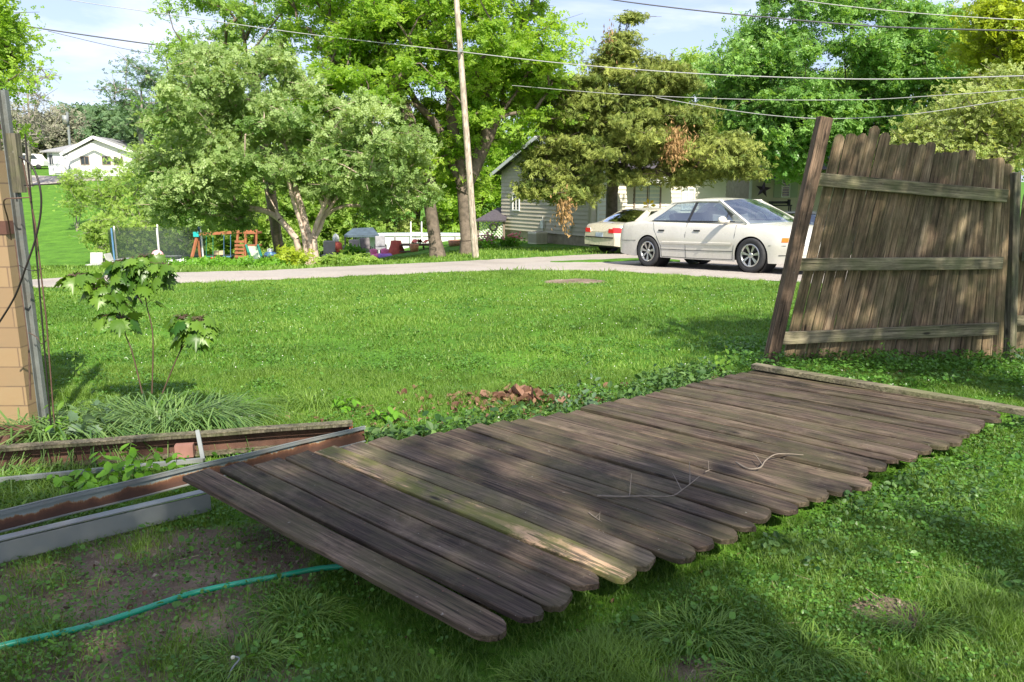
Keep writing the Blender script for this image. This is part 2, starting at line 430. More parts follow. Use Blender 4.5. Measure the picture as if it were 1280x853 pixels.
SC.view_settings.view_transform = 'Standard'; SC.view_settings.look = 'None'; SC.view_settings.exposure = 1.18; SC.view_settings.gamma = 1
SC.render.engine = 'CYCLES'; SC.cycles.max_bounces = 8; SC.cycles.transparent_max_bounces = 10; SC.cycles.use_denoising = True; SC.cycles.denoising_prefilter = 'ACCURATE'
SC.cycles.diffuse_bounces = 4; SC.cycles.glossy_bounces = 2; SC.cycles.transmission_bounces = 6
# ================================================================ materials
mGrass = Mleaf('grass_blade', (.07, .15, .018), (.24, .38, .065), .36, .42)
mGrassDark = Mleaf('weed_leaf', (.04, .12, .015), (.14, .30, .045), .34, .36)
mLong = Mleaf('long_grass', (.05, .13, .025), (.22, .34, .10), .3, .35)
mBark = M('bark_grey', (.16, .125, .095), .9, .35, 9, bump=.6, dirtcol=(.06, .05, .04))
mBarkPale = M('bark_pale', (.50, .39, .31), .85, .3, 7, bump=.5, dirtcol=(.15, .11, .09))
mBarkGrey = M('bark_light_grey', (.25, .22, .19), .85, .3, 7, bump=.5)
LFapple = Mleaf('leaf_soft_green', (.12, .23, .045), (.40, .52, .20), .42, .42)
LFwalnut = Mleaf('leaf_bright_green', (.15, .31, .025), (.40, .57, .08), .55, .42)
LFwalnut2 = Mleaf('leaf_mid_green', (.12, .26, .04), (.32, .48, .09), .48, .42)
LFmaple = Mleaf('leaf_deep_green', (.08, .21, .04), (.31, .52, .13), .44, .36)
LFwood = Mleaf('leaf_wood_green', (.15, .29, .04), (.38, .52, .11), .48, .45)
LFfar = Mleaf('leaf_far_green', (.07, .14, .06), (.16, .26, .11), .3, .6)
LFbrown = Mleaf('leaf_bud_brown', (.19, .19, .13), (.30, .30, .20), .2, .7, (1, 1, 1))
LFyellow = Mleaf('leaf_yellow_green', (.24, .34, .02), (.48, .56, .05), .4, .45)
LFolive = Mleaf('leaf_olive', (.20, .29, .06), (.44, .50, .17), .38, .55)
LFhill = Mleaf('leaf_lime_shrub', (.16, .28, .04), (.36, .50, .10), .4, .5)
LFcedar = Mleaf('needle_olive_gold', (.10, .165, .03), (.38, .43, .10), .28, .6, (1.1, 1, .6))
LFrust = Mleaf('needle_rust', (.30, .18, .07), (.48, .31, .13), .2, .7, (1, 1, 1))
LFsap = Mleaf('leaf_sapling', (.03, .10, .012), (.17, .30, .035), .35, .35)
LFlime = Mleaf('leaf_fresh_lime', (.09, .24, .015), (.20, .42, .04), .4, .4)
LFgreyg = Mleaf('leaf_grey_green', (.05, .10, .05), (.14, .22, .12), .25, .5)
LFdead = Mleaf('leaf_dead', (.10, .045, .025), (.30, .17, .11), .1, .7, (1, 1, 1))
# ground material
mGround, nt = nodes_of('ground_soil_and_turf')
co = coords(nt)
at = nd(nt, 'ShaderNodeAttribute', attribute_name='dirt')
dn = noise(nt, co, 7, 7, .65)
soil = ramp(nt, noise(nt, co, 2.5, 8, .7), [(.3, (.11, .08, .058)), (.5, (.23, .17, .125)), (.7, (.36, .28, .215))])
peb = ramp(nt, noise(nt, co, 55, 3), [(.6, 0.0), (.72, .5)]); soil = mixc(nt, peb, soil, (.33, .29, .25))
turf = ramp(nt, noise(nt, co, 1.1, 8, .7), [(.3, (.055, .14, .012)), (.55, (.10, .24, .02)), (.75, (.16, .31, .03))])
tf2 = ramp(nt, noise(nt, co, 26, 4), [(.3, .45), (.65, 1.15)]); turf = mixc(nt, .8, turf, tf2, 'MULTIPLY')
ml = nd(nt, 'ShaderNodeMath', operation='ADD'); lk(nt, at.outputs['Fac'], ml.inputs[0])
m2 = nd(nt, 'ShaderNodeMath', operation='MULTIPLY_ADD'); lk(nt, dn, m2.inputs[0]); m2.inputs[1].default_value = .9; m2.inputs[2].default_value = -.45; lk(nt, m2.outputs[0], ml.inputs[1])
fd = ramp(nt, ml.outputs[0], [(.30, 0.0), (.55, 1.0)])
cg = mixc(nt, fd, turf, soil)
p = nd(nt, 'ShaderNodeBsdfPrincipled'); lk(nt, cg, p.inputs['Base Color']); p.inputs['Roughness'].default_value = .9; p.inputs['Specular IOR Level'].default_value = .2
lk(nt, bumpn(nt, noise(nt, co, 30, 6, .7), .9, .03), p.inputs['Normal']); out(nt, p.outputs[0])
# gravel road
mRoad, nt = nodes_of('pale_gravel'); co = coords(nt)
c = ramp(nt, noise(nt, co, .45, 6, .65), [(.3, (.30, .265, .225)), (.52, (.42, .375, .325)), (.75, (.35, .325, .295))])
c = mixc(nt, ramp(nt, noise(nt, co, 22, 5, .85), [(.40, 0.0), (.66, .7)]), c, (.28, .25, .23))
st = noise(nt, coords(nt, (.25, 1.6, 1)), 1.0, 6, .7)
c = mixc(nt, ramp(nt, st, [(.52, 0.0), (.7, .5)]), c, (.30, .22, .16))
p = nd(nt, 'ShaderNodeBsdfPrincipled'); lk(nt, c, p.inputs['Base Color']); p.inputs['Roughness'].default_value = .9
lk(nt, bumpn(nt, noise(nt, co, 45, 5, .7), .7, .02), p.inputs['Normal']); out(nt, p.outputs[0])
WFall = Mwood('wood_fallen_dark', (.068, .049, .036), (.026, .018, .013), (.150, .116, .088), .45, .35, (.085, .085, .035), (.28, .215, .15))
WSplit = Mwood('wood_split_mossy', (.11, .085, .06), (.05, .038, .03), (.20, .16, .12), .75, .2, (.13, .14, .03), split=True)
WMoss = Mwood('wood_mossy_brown', (.115, .09, .065), (.055, .042, .032), (.22, .175, .13), .45, .3, (.12, .12, .045), (.30, .23, .14))
WStand = Mwood('wood_standing_grey', (.17, .122, .075), (.045, .031, .019), (.37, .285, .19), .5, .35, (.09, .10, .04), (.32, .25, .17), lenax=2)
WRail = Mwood('wood_rail_green', (.15, .135, .09), (.07, .06, .04), (.27, .24, .17), .5, .4, (.14, .16, .06), (.38, .32, .22))
WPost = Mwood('wood_post_brown', (.13, .088, .06), (.05, .033, .022), (.24, .17, .115), .1, .3, (.10, .09, .04), (.36, .25, .16), lenax=2)
WPostG = Mwood('wood_post_grey_green', (.11, .10, .068), (.045, .04, .028), (.20, .18, .13), .5, .2, (.12, .14, .05), lenax=2)
WPole = Mwood('wood_utility_pole', (.33, .29, .24), (.21, .18, .14), (.43, .39, .33), .0, .2, lenax=2)
mGalv = M('galvanised_painted_steel', (.22, .245, .24), .5, .14, 5, .15, .1, dirtcol=(.20, .13, .09), dirtamt=.55)
mRust = M('rusty_steel', (.11, .055, .037), .85, .4, 9, 0, .35, dirtcol=(.09, .045, .03), dirtamt=.8)
mWhiteBoard = M('weathered_white_trim', (.22, .235, .225), .5, .1, 4, 0, .1, dirtcol=(.27, .26, .22), dirtamt=.6)
mDarkMetal = M('dark_wire', (.035, .03, .028), .5, .2, 10, .5)
mRod = M('rusted_rod', (.12, .07, .05), .7, .3, 20, .3)
mHose = M('green_hose', (.01, .30, .17), .35, .12, 20, dirtcol=(.10, .10, .07), dirtamt=.4)
mTwig = M('grey_twig', (.19, .155, .12), .8, .25, 30)
# ================================================================ ground sheet
def lines(a0, b0, st, lo, hi, g=1.16):
    L = list(np.arange(a0, b0, st)); x = L[-1]; s = st
    while x < hi: s *= g; x += s; L.append(x)
    x = L[0]; s = st
    while x > lo: s *= g; x -= s; L.insert(0, x)
    return np.array(L)
xs = lines(-5, 5.5, .06, -260, 260, 1.09); ys = lines(1.4, 9, .06, -50, 520, 1.05)
X, Y = np.meshgrid(xs, ys); Z = gz(X, Y); nx, ny = len(xs), len(ys)
i = np.arange((nx - 1) * (ny - 1)); r_, c_ = i // (nx - 1), i % (nx - 1); a = r_ * nx + c_
dd = dirt(X, Y); dd[(Y > 16)] = 0
Z = Z - .02 * dd * (Y < 5)
gr_o = np_obj('ground', np.stack([X, Y, Z], -1).reshape(-1, 3), np.stack([a, a + 1, a + nx + 1, a + nx], -1).ravel(), np.full(len(a), 4), mGround, smooth=True, attr={'dirt': dd.ravel()})
tag(gr_o, kind='structure')
# gravel lane and driveway from their edges
def strip(name, near, far, mat, lift, n=120, k=14, wob=.13):
    def at_(pl, x):
        return np.interp(x, [q[0] for q in pl], [q[1] for q in pl])
    x0, x1 = near[0][0], near[-1][0]; rows = []
    for i in range(n + 1):
        px = x0 + (x1 - x0) * i / n
        A = GP(px, at_(near, px)); B = GP(px, at_(far, px)); row = []
        for j in range(k + 1):
            t = j / k; q = A.lerp(B, t); wv = wob * math.sin(math.pi * (0 if 0 < j < k else 1) / 2) * (rnd.random() - .5) * 2
            q.y += wv; q.z = g1(q.x, q.y) + lift * (1 if 0 < j < k else .2); row.append(q)
        rows.append(row)
    m = MB().grid(rows); o = m.build(name, mat); return tag(o, kind='structure'), rows
o, road_rows = strip('gravel_road', [(-160, 370), (0, 361), (200, 355), (330, 351), (480, 344), (640, 338), (760, 339), (860, 345), (980, 353), (1150, 362), (1400, 372)],
      [(-160, 359), (0, 353), (200, 342), (330, 339.5), (480, 331.5), (640, 324), (745, 318), (900, 317), (1100, 319), (1400, 324)], mRoad, .03, 150)
o, _ = strip('grass_island', [(688, 329.5), (740, 330), (800, 329), (850, 329.5)], [(688, 329), (740, 326), (800, 324), (850, 327)], mGround, .05, 20, 4, .02)
o, _ = strip('path', [(25, 231), (50, 231), (95, 227), (140, 226)], [(25, 219), (50, 220), (95, 221.5), (140, 222)], mRoad, .12, 20, 4, .02)
road_near = np.array([[r[0].x, r[0].y] for r in road_rows]); road_far = np.array([[r[-1].x, r[-1].y] for r in road_rows])
def on_road(x, y):
    a = np.interp(x / np.maximum(y, 1), road_near[:, 0] / road_near[:, 1], road_near[:, 1]); b = np.interp(x / np.maximum(y, 1), road_far[:, 0] / road_far[:, 1], road_far[:, 1])
    return (y > a - .0) & (y < b + .02)
# ================================================================ fallen fence
B0, B1 = Vector((-1.51, 3.27, .27)), Vector((2.04, 6.15, .07)); T0, T1 = Vector((-.09, 2.20, .13)), Vector((3.40, 4.93, .10))
_e1 = np.array([B1.x - B0.x, B1.y - B0.y]); _e2 = np.array([T0.x - B0.x, T0.y - B0.y]); _Mi = np.linalg.inv(np.stack([_e1, _e2], 1))
def fence_st(x, y):
    q = np.stack([x - B0.x, y - B0.y]); s = _Mi @ q; return s[0], s[1]
ff = thing('fallen_fence', 'weathered brown picket fence section lying flat on the grass', 'fence', (.9, 4.1, 0))
def picket_mesh(L, w, th, tipk, r, bow=0, lenz=False):
    """board along +x (or +z) from 0 to L, rounded dog ears at the far end"""
    n = 22; rows = []
    pf = [r.uniform(-1, 1) for _ in range(4)]; ph = r.uniform(0, 6)
    tl = w * (.50 if tipk == 0 else .36)
    for i in range(n + 9):
        if i <= n: x = (L - tl) * i / n; hw = w / 2
        else:
            u = (i - n) / 8; x = L - tl + tl * math.sin(u * math.pi / 2); hw = w / 2 * max(.30 if tipk == 0 else .42, (1 - math.sin(u * math.pi / 2) ** (2.2 if tipk == 0 else 2.8)) ** .5)
            x += r.uniform(-.007, .003)
        e1 = .0018 * math.sin(x * 9 + ph) + .0012 * math.sin(x * 31 + ph * 2); e2 = .0018 * math.cos(x * 8 + ph * 1.7) + r.uniform(-.0006, .0006)
        zz = bow * math.sin(math.pi * x / L) + pf[0] * .003 * math.sin(x * 4 + ph)
        tw = pf[1] * .009 * (x / L) ** 2; cup = pf[2] * .004
        rows.append([Vector((x, -hw + e1, zz - th - tw)), Vector((x, -hw + e1, zz - .003 - tw)), Vector((x, -hw + e1 + .003, zz - tw)), Vector((x, 0, zz + cup)), Vector((x, hw + e2 - .003, zz + tw)), Vector((x, hw + e2, zz - .003 + tw)), Vector((x, hw + e2, zz - th + tw))])
    m = MB().grid(rows, False, True)
    k = len(rows[0]); nv = len(m.v)
    m.f += [tuple(range(k - 1, -1, -1)), tuple(range(nv - k, nv))]; m.s += [False, False]
    if lenz: m.v = [(v[2], v[1], v[0]) for v in m.v]
    return m
NPK = 29; wp = 4.57 / NPK
mats_f = {4: WSplit, 5: WMoss}
lens = {0: .0, 1: .0, 2: -.015, 3: -.03, 4: .0, 5: -.03, 6: .035, 7: .01, 8: .02, 9: .01, 14: .03, 15: .05, 16: -.04, 21: .04, 22: .05, 26: .04, 28: -.16}
for i in range(NPK):
    t = (i + .5) / NPK; b = B0.lerp(B1, t); tp = T0.lerp(T1, t)
    sag = -.025 * math.sin(t * math.pi) + .012 * math.sin(t * 9)
    b.z += sag; tp.z += sag * .6
    d = (tp - b); L = d.length + lens.get(i, rnd.uniform(-.03, .035)); d.normalize()
    along = (B1 - B0).lerp(T1 - T0, .5); nrm = along.cross(d); nrm.normalize()
    if nrm.z < 0: nrm = -nrm
    side = nrm.cross(d); side.normalize()
    rr = random.Random(i * 7 + 1)
    bs = rr.uniform(-.015, .012) if i not in (7, 8) else .02
    nl_ = []
    m = picket_mesh(L - bs, wp * .968 - rr.uniform(.011, .020) * (1 if i not in (1, 4) else 1.5), .023, i % 3 == 1, rr, rr.uniform(-.004, .006))
    nf0 = len(m.f)
    for f_ in (.13, .5, .84):
        for yy in (-.042, .038):
            cx_, cy_ = L * f_ + rr.uniform(-.012, .012), yy + rr.uniform(-.008, .008)
            m.add([(cx_ + .0042 * math.cos(q * 1.047), cy_ + .0042 * math.sin(q * 1.047), .0035) for q in range(6)], [tuple(range(6))])
    o = m.build('picket', mats_f.get(i, WFall), ff, local=True); o.data.materials.append(mRust)
    for pf_ in o.data.polygons[nf0:]: pf_.material_index = 1
    lift = rr.uniform(0, .014)
    q = Matrix((d, side, nrm)).transposed().to_4x4(); q.translation = b + d * bs + nrm * lift - Vector(ff.location)
    o.matrix_local = q
    if i == 4: o['label'] = 'split mossy picket with bare orange wood showing along it'
for f_ in (.13, .5, .84):
    for (t0, t1) in ((.035, .50), (.503, .985)):
        a = B0.lerp(B1, t0).lerp(T0.lerp(T1, t0), f_); b = B0.lerp(B1, t1).lerp(T0.lerp(T1, t1), f_)
        a.z -= .055 + .02 * math.sin(t0 * 3); b.z -= .055
        a.z = max(a.z, .02)
        MB().bar(a - Vector((0, 0, .012)), b - Vector((0, 0, .012)), .085, .036, (0, 0, 1)).build('rail', WFall, ff)
ea = PZ(944, 461, .11); eb = PZ(1300, 520, .11)
MB().bar(ea + Vector((-.01, .02, .02)), eb + Vector((0, 0, .01)), .09, .04).build('end_board', WRail, ff, bevel=.004)
# ================================================================ standing fence
sf = thing('leaning_fence', 'leaning grey wooden picket fence panel standing between two posts', 'fence', (3.5, 6.85, 0))
Yf = 6.78
def tilt_bar(name, pa, pb, w, d, mat, parent, pushx=0):
    a, b = Vector(pa), Vector(pb); L = (b - a).length
    m = MB(); n = 12; rows = []
    for i in range(n + 1):
        z = L * i / n; e = rnd.uniform(-.0015, .0015)
        rows.append([Vector((-w / 2 + e, -d / 2, z)), Vector((w / 2 + e, -d / 2, z)), Vector((w / 2 + e, d / 2, z)), Vector((-w / 2 + e, d / 2, z))])
    m.grid(rows, False, True); m.f += [(3, 2, 1, 0), tuple(range(len(m.v) - 4, len(m.v)))]; m.s += [False, False]
    o = m.build(name, mat, parent, local=True, bevel=.006)
    zd = (b - a).normalized(); xd = Vector((1, 0, 0)); yd = zd.cross(xd).normalized(); xd = yd.cross(zd)
    if pushx: xd = (Matrix.Rotation(pushx, 3, zd) @ xd); yd = zd.cross(xd)
    q = Matrix((xd, yd, zd)).transposed().to_4x4(); q.translation = a - Vector(parent.location); o.matrix_local = q
    return o
tilt_bar('post', PY(961, 462, 6.66), PY(1031, 147, 6.72), .115, .085, WPost, sf, .15)['label'] = 'brown post leaning to the right'
tilt_bar('post', OG(1262, 7.02, -.1), PY(1266.5, 216, 7.02), .095, .09, WPostG, sf, .45)['label'] = 'grey green upright post'
tops = [(1051, 168), (1066, 167), (1080, 167), (1095, 158), (1108, 166), (1118.5, 181), (1131, 180), (1143, 178), (1154, 181), (1165, 178), (1175, 190), (1185, 190), (1195, 190), (1206, 188), (1215, 187), (1224, 199), (1232.5, 199), (1241, 198), (1250, 197), (1259, 205)]
NB = len(tops)
for i, (tx, ty) in enumerate(tops):
    t = i / (NB - 1); yy = Yf + .06 + .14 * t
    bx = 981 + (1247 - 981) * t ** 1.0
    by = 466 - 14 * t
    a = PY(bx, by, yy); b = PY(tx, ty, yy + .02)
    a.z = min(a.z, g1(a.x, a.y) + .02)
    nxt = tops[min(i + 1, NB - 1)][0]; prv = tops[max(i - 1, 0)][0]
    w = max(.082, (nxt - prv) / (2 if 0 < i < NB - 1 else 1) / 950 * 7.1 * .99)
    w2 = 266 / (NB - 1) / 950 * 7.1 * .93
    w = (w + w2) / 2 if i > 3 else .092
    rr = random.Random(i + 91)
    m = picket_mesh((b - a).length, w, .018, i % 2, rr, 0, True)
    o = m.build('picket', WStand, sf, local=True)
    zd = (b - a).normalized(); fwd = Vector((.06, 1, 0)); yd = zd.cross(fwd).normalized(); xd = yd.cross(zd)
    yaw = rr.uniform(-.07, .07)
    q = Matrix((-xd, -yd, zd)).transposed().to_4x4(); q = q @ Matrix.Rotation(yaw, 4, 'Z'); q.translation = a - Vector(sf.location); o.matrix_local = q
for (l, r_) in (((1012, 223.5), (1258, 245.5)), ((990, 331), (1252, 329)), ((969, 423.5), (1247, 411))):
    a = PY(l[0], l[1], Yf - .005); b = PY(r_[0], r_[1], Yf + .17)
    o = MB().bar(Vector((0, 0, 0)), Vector(((b - a).length, 0, 0)), .04, .112).build('rail', WRail, sf, local=True, bevel=.004)
    xd = (b - a).normalized(); zd = Vector((0, 0, 1)); yd = zd.cross(xd).normalized(); zd = xd.cross(yd)
    q = Matrix((xd, yd, zd)).transposed().to_4x4(); q.translation = a - Vector(sf.location); o.matrix_local = q
# continuing panel right of the post
for i in range(9):
    x = 4.76 + i * .1
    o = picket_mesh(1.58 + rnd.uniform(-.03, .03), .092, .018, i % 2, random.Random(i + 300), 0, True).build('picket', WStand, sf, local=True)
    q = Matrix.Rotation(R(180), 4, 'Z') @ Matrix.Rotation(R(90), 4, 'Z'); q.translation = Vector((x, 7.12 + .01 * i, -.02)) - Vector(sf.location); o.matrix_local = q
for z in (.35, .95, 1.4): MB().bar((4.74, 7.06, z), (5.65, 7.13, z + .01), .04, .09).build('rail', WRail, sf)
# ================================================================ block building corner at left
mBlock, nt = nodes_of('tan_glazed_block'); co = coords(nt)
br = nd(nt, 'ShaderNodeTexBrick'); br.inputs['Scale'].default_value = 1; br.inputs['Mortar Size'].default_value = .005; br.inputs['Brick Width'].default_value = .40; br.inputs['Row Height'].default_value = .133
br.inputs['Color1'].default_value = (.31, .22, .12, 1); br.inputs['Color2'].default_value = (.25, .175, .10, 1); br.inputs['Mortar'].default_value = (.16, .11, .07, 1)
sx = nd(nt, 'ShaderNodeSeparateXYZ'); lk(nt, co, sx.inputs[0]); ad = nd(nt, 'ShaderNodeMath', operation='ADD'); lk(nt, sx.outputs[0], ad.inputs[0]); lk(nt, sx.outputs[1], ad.inputs[1])
cx = nd(nt, 'ShaderNodeCombineXYZ'); lk(nt, ad.outputs[0], cx.inputs[0]); lk(nt, sx.outputs[2], cx.inputs[1]); lk(nt, cx.outputs[0], br.inputs['Vector'])
c = mixc(nt, ramp(nt, noise(nt, co, 5, 6, .7), [(.4, 0.0), (.75, .6)]), br.outputs[0], (.30, .19, .10))
p = nd(nt, 'ShaderNodeBsdfPrincipled'); lk(nt, c, p.inputs['Base Color']); p.inputs['Roughness'].default_value = .5
lk(nt, bumpn(nt, br.outputs['Fac'], -.5, .006), p.inputs['Normal']); out(nt, p.outputs[0])
mBrown = M('brown_trim', (.10, .045, .03), .7, .25, 8)
bw = thing('block_wall', 'tan block wall with a brown band and wooden top beam at the left edge', 'wall', (-3.3, 4.95, 0))
xe = PY(38, 533, 4.92).x
MB().box((xe - .6, 4.985, .85), (1.2, .13, 1.9)).build('block_face', mBlock, bw)
zb = PY(20, 285, 4.9).z
MB().box((xe - .598, 4.985, zb), (1.22, .145, .085)).build('band', mBrown, bw)
zt = PY(10, 182, 4.9).z
MB().box((xe - .65, 4.99, zt + .02), (1.2, .16, .17)).build('top_beam', WPostG, bw, bevel=.005)
MB().box((xe - .66, 4.99, zt + .125), (1.26, .20, .03)).build('coping', mBrown, bw)
mp_ = thing('metal_post', 'tall grey steel channel post standing in weeds beside the block wall', 'post', (-3, 4.7, 0))
a, b = OG(60, 4.66, -.1), PY(5, 113, 4.62)
m = MB(); m.bar(a, b, .044, .006, (0, 1, 0)); m.bar(a + Vector((.0215, -.014, 0)), b + Vector((.0215, -.014, 0)), .005, .034, (0, 1, 0)); m.bar(a + Vector((-.0215, -.014, 0)), b + Vector((-.0215, -.014, 0)), .005, .034, (0, 1, 0))
m.build('channel', M('weathered_grey_steel', (.15, .165, .155), .6, .25, 7, .1, .2, dirtcol=(.09, .06, .04), dirtamt=.6), mp_)
a2, b2 = PY(22, 240, 4.60), PY(17, 168, 4.60)
MB().box((a2 + b2) / 2 + Vector((.005, .0, 0)), (.055, .05, .34)).build('bracket', WPostG, mp_)
def rod(name, label, cat, pts, rad, mat, group=None):
    o = MB().tube(pts, rad, 6).build(name, mat); return tag(o, label, cat, group)
rod('metal_rod', 'thin dark upright rod rising above the block wall top', 'rod', [OG(66, 4.5), PY(44, 300, 4.5), PY(38, 240, 4.5), PY(31.5, 168, 4.5)], .005, mDarkMetal)
rod('metal_rod', 'thin rusty rod leaning right of the grey post, foot in long grass', 'rod', [OG(70, 4.52), PY(58, 400, 4.52), PY(44, 280, 4.5), PY(28, 200, 4.5)], .0045, mRod)
rod('metal_rod', 'short horizontal rod poking out beside the grey post', 'rod', [PY(30, 232, 4.5), PY(76, 230, 4.5)], .004, mDarkMetal)
def smooth_path(P, n=8):
    P = [Vector(p) for p in P]; P = [P[0]] + P + [P[-1]]; o = []
    for i in range(1, len(P) - 2):
        for k in range(n):
            t = k / n; a, b, c, d = P[i - 1:i + 3]
            o.append(.5 * ((2 * b) + (c - a) * t + (2 * a - 5 * b + 4 * c - d) * t * t + (3 * b - a - 3 * c + d) * t ** 3))
    o.append(P[-2]); return o
rod('wire_loop', 'black wire bowed in a big loop beside the grey post', 'wire', smooth_path([PY(24, 196, 4.48), PY(40, 208, 4.47), PY(50, 235, 4.45), PY(51, 265, 4.45), PY(44, 300, 4.45), PY(32, 335, 4.45), PY(18, 372, 4.5), PY(-4, 408, 4.55)]), .0055, mDarkMetal)
rod('wire_loop', 'small rusty wire hook tied round the grey post', 'wire', smooth_path([PY(38, 247, 4.47), PY(20, 248, 4.45), PY(7, 249, 4.45), PY(5, 256, 4.5), PY(10, 275, 4.6), PY(14, 300, 4.7)]), .004, mRod)
rod('tie_wire', 'twisted tie wire across the post below the big loop', 'wire', smooth_path([PY(24, 332, 4.55), PY(36, 338, 4.48), PY(46, 338, 4.5), PY(54, 336, 4.55)]), .0025, mDarkMetal)
rod('tie_wire', 'twisted tie wire across the lower part of the grey post', 'wire', smooth_path([PY(36, 416, 4.55), PY(46, 422, 4.48), PY(52, 430, 4.5), PY(60, 424, 4.55)]), .0025, mRod)
rod('corner_conduit', 'thin dark cable running down the corner of the block wall', 'cable', [PY(19, 300, 4.86), PY(36, 430, 4.86), PY(38, 500, 4.86)], .006, mRod)
# ================================================================ rusty steel channels
def channel(name, label, a, b, h, d, lipmat, webmat, facing=1, web_label=None):
    """U channel lying on its side, open towards the camera: web at the back, top and bottom flanges forward"""
    a, b = Vector(a), Vector(b); t = thing(name, label, 'steel channel', (a + b) / 2)
    dr = (b - a).normalized(); side = dr.cross(Vector((0, 0, 1))).normalized() * facing
    n = 24
    def sheet(o0, o1, thk, offz0, offz1, nm, mat):
        rows = []
        for i in range(n + 1):
            p = a.lerp(b, i / n); w = .004 * math.sin(i * .9) ; e = rnd.uniform(-.001, .001)
            up = Vector((0, 0, 1))
            A = p + side * (o0 + w) + up * offz0; B = p + side * (o1 + w) + up * offz1
            nn = (B - A).cross(dr).normalized() * thk
            rows.append([A, A.lerp(B, .5) + up * e, B, B + nn, A + nn])
        mb = MB().grid(rows, False, True); k = 5; nv = len(mb.v); mb.f += [tuple(range(k - 1, -1, -1)), tuple(range(nv - k, nv))]; mb.s += [False] * 2
        mb.build(nm, mat, t)
    sheet(0, 0, .005, 0, h, 'web', webmat); sheet(.002, d, .005, h, h + .002, 'top_flange', lipmat); sheet(.002, d, .005, .002, .0, 'bottom_flange', lipmat)
    sheet(d, d, .004, h, h - .014, 'lip', lipmat)
    return t
mWeb, nt = nodes_of('steel_web_rusting_from_below'); co = coords(nt)
sx = nd(nt, 'ShaderNodeSeparateXYZ'); lk(nt, co, sx.inputs[0])
hz = nd(nt, 'ShaderNodeMath', operation='MULTIPLY_ADD'); lk(nt, sx.outputs[2], hz.inputs[0]); hz.inputs[1].default_value = -14
nz = noise(nt, coords(nt, (1, 1, .4)), 12, 6, .7); m9 = nd(nt, 'ShaderNodeMath', operation='MULTIPLY_ADD'); lk(nt, nz, m9.inputs[0]); m9.inputs[1].default_value = 1.3; m9.inputs[2].default_value = 0.70
lk(nt, m9.outputs[0], hz.inputs[2])
c = ramp(nt, hz.outputs[0], [(.42, (.24, .28, .27)), (.50, (.28, .16, .08)), (.58, (.15, .065, .035)), (.9, (.08, .038, .025))])
p = nd(nt, 'ShaderNodeBsdfPrincipled'); lk(nt, c, p.inputs['Base Color']); p.inputs['Roughness'].default_value = .75; lk(nt, bumpn(nt, nz, .3, .004), p.inputs['Normal']); out(nt, p.outputs[0])
def ctop(px, py, z): return PZ(px, py, z)
# front channel: top edge (0,637)-(455,532)
fa, fb = PZ(-70, 655, .17), PZ(455, 533, .15); fa.z -= .095; fb.z -= .095
t = channel('rusty_channel', 'long rusty steel channel in front with pale painted upper edge, fence corner resting on it', fa, fb, .095, .012, mGalv, mWeb, 1)
wa, wb = PZ(-60, 688, .115), PZ(262, 613, .115)
wbt = thing('white_trim_board', 'long pale metal trim board lying below the front rusty channel', 'board', (-1.9, 3.3, 0))
wa2, wb2 = Vector((wa.x, wa.y, .055)), Vector((wb.x, wb.y, .055))
mb = MB().bar(wa2, wb2, .012, .092); mb.build('face', mWhiteBoard, wbt, bevel=.002)
MB().bar(wa2 + Vector((.0, .02, .056)), wb2 + Vector((0, .02, .056)), .05, .006).build('top_edge', mGalv, wbt)
# back channel
ba, bb = PZ(-80, 563, .14), PZ(440, 525.5, .14); ba.z -= .13; bb.z -= .13
t = channel('rusty_channel', 'long dark rusty steel channel behind, meeting the front one in a point', ba, bb, .13, .075, WPostG, mRust, 1)
MB().box(bb + Vector((0, -.035, .07)), (.008, .07, .10)).build('end_cap', M('red_plastic_cap', (.45, .10, .05), .5), t)
# short inner frame
ia, ib = PZ(-60, 606, .04), PZ(254, 575, .05)
t = thing('steel_bracket', 'narrow pale metal frame strip lying inside the back channel with upright end bracket', 'metal bracket', (ia + ib) / 2)
MB().bar(ia, ib, .025, .022).build('strip', mWhiteBoard, t)
MB().bar(ib + Vector((0, .0, .0)), PZ(247, 539, .165), .02, .022, (1, 0, 0)).build('end_bracket', mWhiteBoard, t)
MB().box(PZ(231, 563, .06), (.10, .05, .075), Matrix.Rotation(.2, 3, 'Z')).build('rust_block', M('rust_pink', (.28, .14, .11), .8, .2, 8), t)
tb = thing('rusty_tray', 'small dark rusty trough end by the foot of the block wall', 'trough', PZ(5, 552, .1))
c0 = PZ(6, 548, .12)
MB().box(c0 + Vector((-.25, .05, -.03)), (.62, .22, .008)).box(c0 + Vector((-.25, .16, 0)), (.62, .008, .06)).box(c0 + Vector((-.25, -.06, 0)), (.62, .008, .06)).box(c0 + Vector((.06, .05, 0)), (.008, .22, .06)).build('trough_body', mRust, tb)
